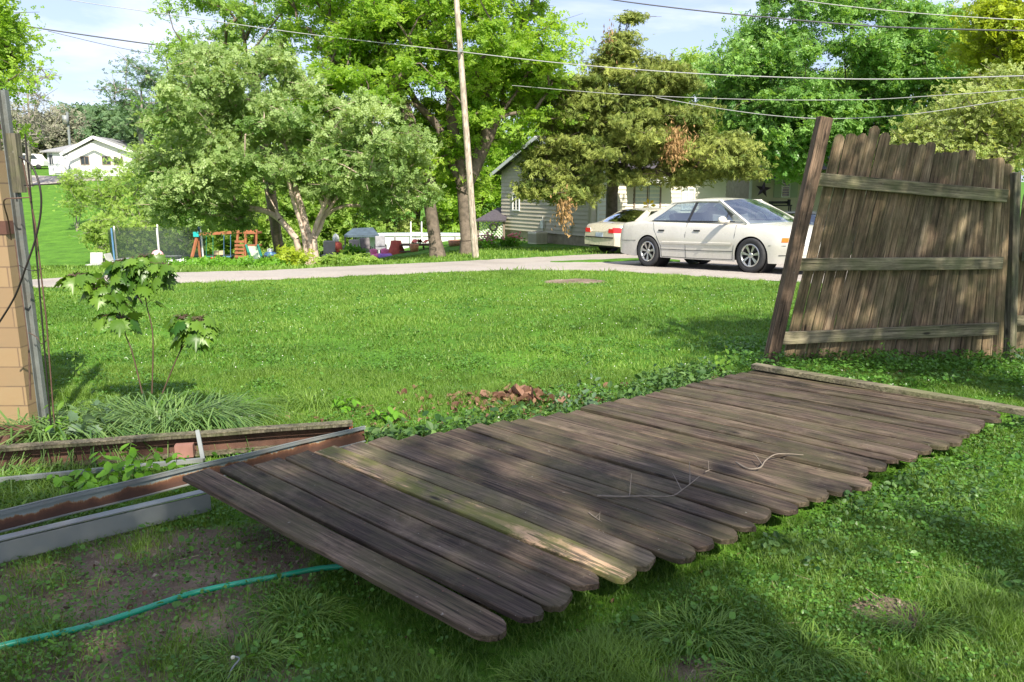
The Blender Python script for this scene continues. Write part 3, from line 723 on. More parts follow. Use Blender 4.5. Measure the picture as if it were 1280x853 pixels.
# ================================================================ hose, pin, twigs
hp = []
for (px, py) in [(-60, 829), (0, 814), (60, 800), (120, 783), (180, 764), (240, 745), (300, 733), (350, 723), (400, 712), (450, 708)]:
    q = PZ(px, py, .02); q.z = g1(q.x, q.y) + .028; hp.append(q)
tag(MB().tube(smooth_path(hp), .0115, 10).build('garden_hose', mHose), 'green garden hose lying across the bare soil and under the fallen fence', 'hose')
t = thing('ground_stake', 'bent metal pin with pale tip sticking out of the weeds at the bottom', 'stake', PZ(287, 850, 0))
MB().tube(smooth_path([PZ(281, 862, -.02), PZ(289, 838, .03), PZ(299, 824, .05), PZ(292, 821, .06)]), .003, 6).build('pin', mGalv, t)
MB().lathe([(0, -.007), (.006, -.004), (.007, 0), (.006, .004), (0, .007)], 8, PZ(291, 822, .062)).build('tip', M('bone_white', (.7, .65, .5), .6), t)
def fence_z(px, py):
    # point on the fallen fence surface
    r = Vector(ray(px, py)); zz = .15
    for _ in range(8):
        tt = (zz - H) / r.z; s_, f_ = fence_st(np.array([r.x * tt]), np.array([r.y * tt])); s_, f_ = float(s_[0]), float(f_[0])
        zz = B0.lerp(B1, s_).z * (1 - f_) + T0.lerp(T1, s_).z * f_ + (-.025 * math.sin(s_ * math.pi) + .012 * math.sin(s_ * 9)) * (1 - .4 * f_) + .018
    return Vector((r.x * tt, r.y * tt, zz))
def twig(label, main, subs, rad=.005):
    mb = MB(); P = smooth_path([fence_z(*p[:2]) + Vector((0, 0, p[2] if len(p) > 2 else 0)) for p in main], 5)
    mb.tube(P, list(np.linspace(rad, rad * .45, len(P))), 6)
    for s in subs: mb.tube([fence_z(*p[:2]) + Vector((0, 0, p[2] if len(p) > 2 else 0)) for p in s], [rad * .5] * (len(s) - 1) + [rad * .25], 5)
    tag(mb.build('twig', mTwig), label, 'twig', None)
twig('long forked twig lying on the middle of the fallen fence', [(747, 620), (775, 621), (805, 623, .01), (838, 623, .01), (853, 616, .015), (874, 603, .03)], [[(787, 620), (788, 610, .01), (789, 602, .04)], [(852, 617, .015), (846, 609, .03), (840, 603, .05)], [(862, 610, .02), (862, 602, .04), (861, 594, .07)]])
twig('curved grey twig lying on the fallen fence, right of the forked one', [(920, 578), (935, 586), (950, 587, .01), (957, 579, .015), (972, 572, .02), (1004, 571, .01)], [[(953, 584, .01), (946, 576, .02), (941, 573, .03)]], .0055)
twig('tiny broken twig on the fallen fence near the long forked twig', [(736, 641), (744, 647), (752, 652)], [[(744, 647), (750, 644, .01)], [(749, 650), (750, 645, .02)]], .003)
twig('small brown twig on the far end of the fallen fence', [(882, 590), (886, 588), (890, 589, .01)], [[(886, 588), (885, 583, .03)]], .0035)
# ================================================================ grass, weeds, clover
def in_view(x, y, m=.12):
    u = x / np.maximum(y, .3); return (np.abs(u) < .69 + m + .5 / np.maximum(y, .5))
def sample(n, y0, y1, rg, m=.1):
    y = np.sqrt(rg.uniform(y0 ** 2, y1 ** 2, n)); u = rg.uniform(-.72 - m, .72 + m, n); return u * y * 1.02, y
def keep_common(x, y):
    s, f = fence_st(x, y)
    k = ~((x < xe + .02) & (y > 4.86) & (y < 5.06))
    k &= ~on_road(x, y)
    for (A, B, w) in ((fa, fb, .06), (ba, bb, .08)):
        dx, dy = B.x - A.x, B.y - A.y; L = math.hypot(dx, dy); dist = np.abs((x - A.x) * dy - (y - A.y) * dx) / L; al = ((x - A.x) * dx + (y - A.y) * dy) / L
        k &= ~((dist < w) & (al > 0) & (al < L))
    return k, s, f
def grass(name, n, y0, y1, hgt, wid, seed, mat, T=BLADE, patch=1., lean=.35, mode='lawn'):
    rg = np.random.default_rng(seed); x, y = sample(n, y0, y1, rg)
    k, s, f = keep_common(x, y)
    inside = (s > -.01) & (s < 1.01) & (f > -.02) & (f < 1.03)
    d = dirt(x, y)
    cl = vnoise(x * 3.1, y * 3.1, seed) * .6 + vnoise(x * 9, y * 9, seed + 1) * .4
    pr = (1 - np.clip(d * 1.25, 0, .985)) * np.clip(.35 + patch * (cl - .25) * 2.2, .12, 1)
    pr = np.where(inside, pr * .25, pr)
    k &= rg.random(n) < pr; x, y, cl, inside = x[k], y[k], cl[k], inside[k]; n = len(x)
    z = gz(x, y)
    tuft = sstep(.55, .8, vnoise(x * 2.3 + 7, y * 2.3, seed + 5))
    h = hgt * rg.uniform(.5, 1.25, n) * (.7 + .7 * cl) * (1 + (.6 if mode == 'near' else .25) * tuft)
    h = np.where(inside, np.minimum(h, .045), h)
    az = rg.uniform(0, 2 * np.pi, n); le = np.abs(rg.normal(0, lean, n))
    A = np.stack([np.cos(az) * np.sin(le), np.sin(az) * np.sin(le), np.cos(le)], 1)
    baz = az + np.pi / 2 + rg.normal(0, .5, n); Bx = np.stack([np.cos(baz), np.sin(baz), np.zeros(n)], 1)
    N = np.stack([np.cos(az), np.sin(az), -.4 * np.ones(n)], 1)
    w = wid * rg.uniform(.6, 1.3, n)
    V, L, C, K = scatter(T, np.stack([x, y, z - .004], 1), A * h[:, None], Bx * w[:, None], N * h[:, None])
    big = vnoise(x * .7, y * .7, 21)
    ti = np.clip(-.05 + .5 * big + .35 * vnoise(x * 2.1, y * 2.1, 23) + .25 * sstep(9, 14, y) + rg.normal(0, .2, n) + (cl - .5) * .3, 0, 1)
    return V, L, C, np.repeat(ti, K)
P = [grass('a', 230000, 1.6, 3.4, .044, .0030, 1, None, mode='near'), grass('b', 280000, 3.4, 6.5, .045, .0038, 2, None, mode='near'),
     grass('c', 330000, 6.5, 16.5, .046, .0085, 3, None), grass('d', 60000, 15.5, 30, .10, .02, 4, None)]
V, L, C, T_ = merge(P); tag(np_obj('grass', V, L, C, mGrass, tint=T_), kind='stuff')
def cover(n, y0, y1, size, seed, hmax, patchiness, T=OVAL, edge=True, rgn=None):
    rg = np.random.default_rng(seed); x, y = sample(n, y0, y1, rg); k, s, f = keep_common(x, y)
    inside = (s > -.01) & (s < 1.01) & (f > -.02) & (f < 1.03)
    cl = vnoise(x * 2.6, y * 2.6, seed) * .55 + vnoise(x * 7, y * 7, seed + 1) * .45
    d = dirt(x, y)
    pr = np.clip((cl - patchiness) * 4.0, 0.0, 1) * (1 - .8 * d)
    if edge:
        pr = np.maximum(pr, ((f < -.005) & (f > -.3) & (s > .1) & (s < 1)) * .9)
        pr = np.maximum(pr, ((f > 1.0) & (f < 1.35) & (s > 0.1)) * .7)
    pr = np.where(inside, pr * .5, pr)
    if rgn is not None: pr = pr * rgn(x, y)
    k &= rg.random(n) < pr; x, y, cl, inside = x[k], y[k], cl[k], inside[k]; n = len(x)
    h = hmax * rg.random(n) ** .7 * (.4 + cl); h = np.where(inside, np.minimum(h, .04), h)
    pos = np.stack([x, y, gz(x, y) + .004 + h], 1)
    nr = rg.normal(size=(n, 3)) * .45; nr[:, 2] += 1; nr = unit(nr); a, b = basis(nr, rg)
    sz = size * rg.uniform(.5, 1.3, n)
    V, L, C, K = scatter(T, pos, a * sz[:, None], b * (sz * .85)[:, None], nr * sz[:, None])
    return V, L, C, np.repeat(np.clip(rg.normal(.5, .22, n) + (cl - .5) * .4, 0, 1), K)
P = [cover(60000, 1.6, 3.6, .013, 31, .035, .46), cover(90000, 3.2, 7.5, .019, 32, .05, .50), cover(3500, 1.6, 4.5, .028, 33, .06, .6), cover(4000, 4.0, 8, .036, 35, .08, .62),
     cover(40000, 7, 14, .035, 34, .03, .55, edge=False),
     cover(60000, 5.8, 8.5, .030, 37, .10, .2, rgn=lambda x, y: ((x > 2.0) & (y < 7.6)) * 1.0)]
P += [cover(26000, 1.6, 3.8, .014, 39, .03, .40, edge=False, rgn=lambda x, y: (x < -.2) * 6.0), cover(2500, 1.6, 3.8, .026, 40, .05, .45, edge=False, rgn=lambda x, y: (x < -.2) * 4.0)]
V, L, C, T_ = merge(P); tag(np_obj('ground_cover', V, L, C, mGrassDark, tint=T_), kind='stuff')
def edge_cover(n, size, hmax, seed, f0, f1, s0, s1, pw=1.0):
    rg = np.random.default_rng(seed); s_ = rg.uniform(s0, s1, n); f_ = f0 + (f1 - f0) * rg.random(n) ** pw
    x = B0.x + (B1.x - B0.x) * s_ + (T0.x - B0.x) * f_; y = B0.y + (B1.y - B0.y) * s_ + (T0.y - B0.y) * f_
    cl = vnoise(x * 4, y * 4, seed) * .6 + vnoise(x * 11, y * 11, seed) * .4; k = (rg.random(n) < np.clip((cl * .6 + .6 * vnoise(x * 1.6, y * 1.6, 5) - .38) * 3.2, .04, 1)) & keep_common(x, y)[0]; x, y, cl = x[k], y[k], cl[k]; n = len(x)
    h = hmax * rg.random(n) * (.2 + 1.3 * cl ** 1.5); pos = np.stack([x, y, gz(x, y) + .005 + h], 1); nr = rg.normal(size=(n, 3)) * .6; nr[:, 2] += .9; nr = unit(nr); a, b = basis(nr, rg); sz = size * rg.uniform(.5, 1.4, n)
    V, L, C, K = scatter(OVAL, pos, a * sz[:, None], b * (sz * .7)[:, None], nr * sz[:, None]); return V, L, C, np.repeat(np.clip(rg.normal(.35, .25, n), 0, 1), K)
P = [edge_cover(5000, .026, .11, 61, -.02, -.26, .25, 1.0, 1.5), edge_cover(900, .05, .20, 62, -.05, -.30, .28, 1.0, 1.2), edge_cover(7000, .017, .06, 63, 0, -.38, .2, 1.0), edge_cover(3000, .026, .08, 64, 1.03, 1.3, .3, 1.0), edge_cover(500, .05, .16, 66, -.1, -.4, .2, .35)]
V, L, C, T_ = merge(P); tag(np_obj('undergrowth', V, L, C, Mleaf('undergrowth_leaf', (.03, .085, .02), (.16, .28, .07), .3, .5), tint=T_), kind='stuff')
# white clover heads in the lawn
rg = np.random.default_rng(5); x, y = sample(900, 4.8, 14.5, rg); k, s, f = keep_common(x, y); k &= ~((s > 0) & (s < 1) & (f > 0) & (f < 1)) & (vnoise(x * .8, y * .8, 77) > .42)
x, y = x[k], y[k]; n = len(x); pos = np.stack([x, y, gz(x, y) + rg.uniform(.035, .06, n)], 1)
sz = rg.uniform(.007, .014, n)[:, None]; e = np.eye(3)
V, L, C, K = scatter(OCT, pos, e[1][None] * sz, e[0][None] * sz, e[2][None] * sz)
tag(np_obj('clover_flowers', V, L, C, M('clover_white', (.72, .72, .62), .8)), kind='stuff')
# dead leaves and soil crumbs
def litter(n, cx, cy, sx, sy, size, seed, lift=.0):
    rg = np.random.default_rng(seed); x = rg.normal(cx, sx, n); y = rg.normal(cy, sy, n); nr = rg.normal(size=(n, 3)) * .8; nr[:, 2] += .8; nr = unit(nr); a, b = basis(nr, rg)
    z = gz(x, y) + .012 + lift * rg.random(n) * np.exp(-((x - cx) / sx) ** 2 - ((y - cy) / sy) ** 2); sz = size * rg.uniform(.4, 1.3, n)
    T = ([(v[0], v[1], v[2] * 4) for v in OVAL[0]], OVAL[1])
    V, L, C, K = scatter(T, np.stack([x, y, z], 1), a * sz[:, None], b * (sz * .75)[:, None], nr * sz[:, None]); return V, L, C, np.repeat(np.clip(rg.normal(.45, .3, n), 0, 1), K)
lp = GP(648, 503); lp2 = GP(500, 520); lp3 = GP(980, 465)
P = [litter(110, lp.x, lp.y, .15, .10, .11, 1, .10), litter(160, lp.x - .1, lp.y - .02, .4, .12, .06, 2, .05), litter(140, .4, 5.25, .8, .45, .05, 12, .03), litter(50, lp2.x, lp2.y, .3, .12, .045, 3), litter(50, lp3.x + .4, lp3.y, .6, .1, .04, 4),
     litter(70, -1.6, 2.9, .6, .3, .025, 5), litter(60, 1.0, 2.6, .9, .35, .022, 6), litter(25, -2.9, 4.9, .3, .15, .07, 7, .03)]
V, L, C, T_ = merge(P); tag(np_obj('leaf_litter', V, L, C, LFdead, tint=T_), kind='stuff')
rg = np.random.default_rng(88); n = 16000; x = rg.uniform(-2.6, 1.7, n); y = rg.uniform(1.7, 3.7, n); k = (rg.random(n) < dirt(x, y) * 1.1 - .1) & keep_common(x, y)[0]; x, y = x[k], y[k]; n = len(x)
sz = .004 + .020 * rg.random(n) ** 5; A = rg.normal(size=(n, 3)); A = unit(A); a_, b_ = basis(A, rg); V, L, C, K = scatter(OCT, np.stack([x, y, gz(x, y) - .014 + sz * .3], 1), a_ * sz[:, None] * 1.3, b_ * sz[:, None], A * sz[:, None] * .8)
tag(np_obj('soil_crumbs', V, L, C, Mleaf('soil_crumb', (.12, .085, .06), (.38, .31, .24), .0, .95), tint=np.repeat(rg.random(n), K)), kind='stuff')
rg = np.random.default_rng(89); n = 420; x = rg.uniform(-2.6, 3.4, n); y = rg.uniform(1.7, 5.2, n); kc, s_, f_ = keep_common(x, y); k = kc & ~((s_ > -.02) & (s_ < 1.02) & (f_ > -.02) & (f_ < 1.02)); x, y = x[k], y[k]; n = len(x); az = rg.uniform(0, 6.3, n); ln = rg.uniform(.02, .09, n)
P0 = np.stack([x, y, gz(x, y) + .008 + .02 * rg.random(n)], 1); P1 = P0 + np.stack([np.cos(az) * ln, np.sin(az) * ln, rg.normal(0, .008, n)], 1); V, L, C = tube_np(P0, P1, np.full(n, .0014), np.full(n, .0008), 4)
tag(np_obj('dry_stems', V, L, C, Mleaf('dry_stem', (.22, .17, .10), (.45, .37, .24), .0, .9), tint=np.repeat(rg.random(n), 8)), kind='stuff')
# paper scrap behind the channels
pp = GP(300, 527); t = MB()
t.grid([[pp + Vector((-.10 + i * .05, -.03 + j * .03, .03 + .015 * math.sin(i * 2 + j * 3))) for i in range(5)] for j in range(4)], False)
tag(t.build('paper_scrap', M('crumpled_white', (.6, .6, .62), .6)), 'crumpled pale paper scrap in the grass behind the back rusty channel', 'litter')
# ---- individual plants
def stem_plant(name, label, cat, base, stems, leafL, leafW, mat, seed, T=OVAL, perstem=9, stemmat=None, droop=.35, top=False, srad=.003, group=None, pstart=.25, leafpos=None, curl=1.0):
    rg = np.random.default_rng(seed); t = thing(name, label, cat, base, 0, group); sm = MB(); Ps = []; A_ = []; N_ = []; S_ = []
    for st in stems:
        P = smooth_path([Vector(base) + Vector(q) for q in st], 6) if not isinstance(st[0], Vector) else smooth_path(st, 6)
        sm.tube(P, list(np.linspace(srad, srad * .4, len(P))), 6)
        for i in range(perstem):
            f = pstart + (1 - pstart) * (i / max(1, perstem - 1)) ** (.6 if top else 1.0); q = P[min(len(P) - 1, int(f * (len(P) - 1)))]
            az = i * 2.4 + rg.uniform(0, 1); el = rg.uniform(-.1, .5)
            d = Vector((math.cos(az), math.sin(az), el)).normalized(); sc = rg.uniform(.65, 1.15) * (1.05 - .35 * f)
            pet = leafL * sc * (.5 if T is MAPLE else .15)
            tip = q + d * pet; sm.tube([q, q + d * pet * .5 + Vector((0, 0, pet * .15)), tip], [srad * .4, srad * .35, srad * .25], 4, False)
            ad = Vector((d.x, d.y, -droop * rg.uniform(.4, 1.8))).normalized()
            nn = Vector((rg.normal() * .25, rg.normal() * .25 - .1, 1)); nn = (nn - ad * nn.dot(ad)).normalized()
            L_ = leafL * sc; Ps.append(tip + ad * L_ * .45); A_.append(ad * L_); N_.append((nn, L_))
    Ps = np.array([list(p) for p in Ps]); A = np.array([list(p) for p in A_]); N = np.array([list(p[0]) for p in N_]); Ls = np.array([p[1] for p in N_])
    B = np.cross(unit(A), N)
    V, L, C, K = scatter(T, Ps, A, B * (Ls * leafW)[:, None], N * (Ls * curl)[:, None])
    sm.build('stem', stemmat or mat, t); np_obj('foliage', V, L, C, mat, t, tint=np.repeat(np.clip(rg.normal(.5, .25, len(Ps)), 0, 1), K), smooth=True)
    return t
mStemBr = M('sapling_stem', (.09, .055, .035), .6, .2, 20)
mStemGr = M('green_stem', (.14, .22, .06), .6, .2, 20)
Ys = 4.85
sb = OG(190, Ys)
def V3(px, py, Y=Ys): return PY(px, py, Y)
stem_plant('maple_sapling', 'young maple sapling with drooping lobed leaves in the tall grass at left', 'sapling', sb,
    [[V3(178, 492), V3(165, 440), V3(156, 415), V3(150, 375), V3(130, 345)], [V3(190, 492), V3(191, 420), V3(183, 380), V3(178, 340), V3(180, 318)], [V3(203, 492), V3(225, 440), V3(245, 410), V3(252, 396)],
     [V3(178, 380), V3(160, 350), V3(150, 325)], [V3(178, 345), V3(195, 335), V3(205, 330)], [V3(152, 385), V3(125, 360), V3(100, 348), V3(92, 345)], [V3(182, 375), V3(190, 350), V3(197, 345)], [V3(154, 400), V3(140, 375), V3(118, 360)], [V3(180, 360), V3(165, 335), V3(172, 322)], [V3(156, 415), V3(150, 400), V3(130, 395)], [V3(225, 440), V3(232, 425), V3(262, 405)], [V3(245, 410), V3(240, 400), V3(225, 398)]],
    .16, 1.0, LFsap, 8, MAPLE, 20, mStemBr, 1.3, True, .005, None, .5, curl=1.2)
b = OG(105, 4.45)
stem_plant('maple_seedling', 'low maple seedling with big pale lobed leaves beside the grey post', 'sapling', b, [[(0, 0, 0), (-.02, 0, .12), (.02, -.02, .24)], [(0, 0, 0), (.07, 0, .12), (.1, -.03, .2)], [(0, 0, 0), (-.08, 0, .1), (-.12, -.03, .15)]], .13, 1.05, LFgreyg, 12, MAPLE, 5, mStemGr, 1.4, True, .004, None, .5, curl=1.2)
for k, (px, py, Yd, lab) in enumerate([(165, 560, 3.85, 'fresh lime green leafy weed growing between the two rusty channels, the largest'), (105, 592, 3.75, 'lime green leafy weed on the left of the larger one between the rusty channels')]):
    b = OG(px, Yd); hh = PY(px, py - 10, Yd).z
    stem_plant('leafy_weed', lab, 'weed', b, [[(0, 0, 0), (.0, 0, hh * .6), (.02, 0, hh)], [(.03, 0, 0), (.12, -.02, hh * .5), (.17, -.03, hh * .95)], [(0, 0, 0), (-.09, 0, hh * .45), (-.15, 0, hh * .8)], [(0, 0, 0), (.05, -.05, hh * .5), (.07, -.08, hh * .8)], [(.1, .05, 0), (.22, .03, hh * .4), (.25, .02, hh * .75)]][:5 if k == 0 else 4], .085, .62, LFlime, 20 + k, OVAL, 13, mStemGr, .5, False, .003, None, .35)
sw = [(430, 500, 5.25, .17, .10, LFlime, 'light green broad leafed weed behind the tip of the rusty channels', .45), (483, 515, 5.0, .15, .095, LFlime, 'light green broad leafed weed right of the channel tip', .5),
      (735, 500, 5.15, .40, .075, LFgreyg, 'tall grey green weed standing behind the middle of the fallen fence', .5), (705, 505, 5.1, .24, .065, LFgreyg, 'lower grey green weed left of the tall one behind the fence', .5),
      (905, 468, 6.25, .30, .08, LFsap, 'dark leafy weed near the far corner of the fallen fence', .55), (885, 470, 6.3, .16, .05, LFgreyg, 'short weed left of the dark one near the far fence corner', .5),
      (1102, 455, 6.6, .22, .04, LFlime, 'slim young weed in front of the middle of the leaning fence', .5), (1030, 466, 6.55, .1, .035, LFlime, 'small weed at the foot of the leaning fence near the brown post', .5),
      (1255, 447, 6.75, .24, .07, LFsap, 'leafy weed at the foot of the grey green post', .4), (1275, 450, 6.6, .22, .07, LFgreyg, 'leafy weed at the right edge by the grey green post', .4),
      (1238, 445, 6.7, .16, .07, LFsap, 'low leafy weed at the right end of the leaning fence', .4),
      (88, 505, 4.6, .34, .10, LFsap, 'tall broad leafed weed between the grey post and the sapling', .4), (128, 500, 4.75, .30, .085, LFgreyg, 'grey green weed just left of the sapling stems', .45), (70, 520, 4.4, .22, .09, LFlime, 'bright green weed at the foot of the grey post', .4),
      (18, 632, 3.55, .10, .05, LFsap, 'small leafy weed at the left edge in front of the back channel', .6), (55, 628, 3.6, .09, .055, LFsap, 'small dark weed in front of the back channel near the left edge', .6),
      (370, 800, 2.28, .05, .05, LFlime, 'broadleaf seedling in the grass in front of the near fence corner', .8), (525, 838, 2.1, .035, .035, LFlime, 'small round leafed weed below the nearest pickets', .8),
      (65, 805, 2.33, .05, .04, LFlime, 'single weed poking up beside the hose at left', .7), (95, 452, 6.2, .22, .06, LFsap, 'dark weed behind the grey post in the lawn edge', .5), (240, 530, 4.95, .09, .06, LFlime, 'round leafed weed at the right foot of the grass clump', .9)]
for k, (px, py, Yd, hh, lf, mt, lab, wd_) in enumerate(sw):
    b = OG(px, Yd); st = [[(0, 0, 0), (.01, 0, hh * .5), (.02 * math.sin(k), 0, hh)]]
    if hh > .09: st += [[(0, 0, 0), (-.05, .01, hh * .4), (-.08, 0, hh * .75)], [(0, 0, 0), (.05, -.01, hh * .45), (.09, 0, hh * .7)]]
    stem_plant('leafy_weed', lab, 'weed', b, st, lf, wd_, mt, 50 + k, OVAL, 6 if hh < .09 else 10, mStemGr, .5, False, .002, None, .15)
b = OG(683, 2.13); stem_plant('maple_seedling', 'tiny maple seedling in the grass just below the nearest pickets', 'sapling', b, [[(0, 0, 0), (0, 0, .04)]], .06, 1.0, LFgreyg, 92, MAPLE, 4, mStemGr, .6, True, .0015, None, .7)
def clump(name, label, base, n, L0, spread, seed, lean0=.5, rad=.1, wid=.009, mat=mLong, dirx=0, T=LBLADE):
    rg = np.random.default_rng(seed); az = rg.uniform(0, 2 * np.pi, n); r = rad * np.sqrt(rg.random(n)); x = base[0] + np.cos(az) * r * spread; y = base[1] + np.sin(az) * r
    az2 = az + rg.normal(0, .6, n); le = lean0 * rg.uniform(.3, 1.3, n); h = L0 * rg.uniform(.55, 1.15, n)
    A = np.stack([np.cos(az2) * np.sin(le) + dirx * .4, np.sin(az2) * np.sin(le), np.cos(le)], 1); N = np.stack([np.cos(az2) + dirx, np.sin(az2), -1.0 * np.ones(n)], 1)
    B = unit(np.cross(A, N)); w = wid * rg.uniform(.6, 1.3, n)
    V, L, C, K = scatter(T, np.stack([x, y, gz(x, y)], 1), A * h[:, None], B * w[:, None], N * (h * .8)[:, None])
    return tag(np_obj(name, V, L, C, mat, tint=np.repeat(np.clip(rg.normal(.5, .25, n), 0, 1), K)), label, 'grass clump')
q = OG(205, 4.85); clump('grass_clump', 'big clump of long drooping grass around the sapling stems', q, 700, .44, 3.0, 3, .55, .16)
q = OG(255, 4.8); clump('grass_clump', 'drooping grass clump at the right side of the sapling', q, 220, .34, 1.6, 4, .7, .1, dirx=.15)
q = OG(105, 4.5); clump('grass_clump', 'long grass clump right of the grey post foot', q, 320, .42, 2.0, 5, .7, .1)
q = OG(60, 4.45); clump('grass_clump', 'long grass blades around the foot of the grey post', q, 150, .45, 1.6, 6, .4, .08)
q = OG(22, 4.5); clump('grass_clump', 'upright broad grass blades in front of the block wall', q, 45, .42, 2.6, 7, .25, .09, .013)
q = OG(15, 3.85); clump('grass_clump', 'dark grass clump between the channels at the left edge', q, 200, .22, 3.5, 8, .9, .12, .007)
q = OG(395, 5.4); clump('grass_clump', 'sunlit tall grass tuft behind the channel tip', q, 130, .24, 2.5, 9, .6, .09, .006, mGrass)
q = OG(462, 2.5 + 2.2); clump('grass_clump', 'bleached grass tuft at the tip of the rusty channels', q, 60, .12, 2, 10, .7, .06, .006, Mleaf('straw', (.25, .30, .08), (.55, .52, .28)))
for k, (px, Yd, hh, nn, lab) in enumerate([(375, 2.55, .13, 260, 'spiky bright grass tuft in front of the nearest picket'), (305, 2.3, .11, 200, 'spiky grass tuft at the edge of the bare soil'), (100, 2.1, .1, 120, 'small grass tuft at bottom left below the hose'), (870, 2.45, .14, 260, 'sunlit grass tuft beside the bare patch under the picket tips'),
        (1010, 2.35, .12, 240, 'grass tuft at the bottom right of the photo centre'), (1150, 2.5, .12, 240, 'grass tuft in the lower right lawn'), (960, 2.2, .10, 200, 'grass tuft near the bottom edge right of centre'), (690, 2.15, .10, 200, 'grass tuft at the bottom under the nearest picket tips'), (1230, 2.8, .10, 200, 'grass tuft near the right edge of the lawn')]):
    q = OG(px, Yd); clump('grass_tuft', lab, q, nn, hh, 1.6, 40 + k, .45, .09, .0035, mGrass)
# ================================================================ cars
mTyre = M('tyre_rubber', (.03, .03, .032), .8, .2, 12); mRim = M('alloy_rim', (.50, .50, .49), .3, .1, 10, .85); mBlackP = M('black_plastic', (.02, .02, .022), .5, .1, 5)
mSeat = M('grey_car_seat', (.20, .21, .22), .8, .1, 6); mChrome = M('chrome_trim', (.6, .6, .6), .2, .05, 5, 1)
def Mglass(name, tint, op=.45):
    m, nt = nodes_of(name); tr = nd(nt, 'ShaderNodeBsdfTransparent'); tr.inputs[0].default_value = c4(tint)
    gl = nd(nt, 'ShaderNodeBsdfGlossy'); gl.inputs['Roughness'].default_value = .03; gl.inputs[0].default_value = (.9, .95, 1, 1)
    fr = nd(nt, 'ShaderNodeFresnel'); fr.inputs[0].default_value = 1.5
    mm = nd(nt, 'ShaderNodeMath', operation='MULTIPLY_ADD'); lk(nt, fr.outputs[0], mm.inputs[0]); mm.inputs[1].default_value = 1.0; mm.inputs[2].default_value = op * .3
    mx = nd(nt, 'ShaderNodeMixShader'); lk(nt, mm.outputs[0], mx.inputs[0]); lk(nt, tr.outputs[0], mx.inputs[1]); lk(nt, gl.outputs[0], mx.inputs[2]); out(nt, mx.outputs[0]); return m
mCarGlass = Mglass('car_glass', (.62, .70, .70), .7); mOrange = M('amber_lens', (.75, .22, .02), .2, .05, 5); mClear = M('headlamp_lens', (.62, .64, .62), .12, .1, 20, .3, coat=.5); mRed = M('red_lens', (.62, .02, .02), .2, .05, 5, coat=.5)
mPlate = M('licence_plate', (.35, .42, .5), .4, .2, 30)
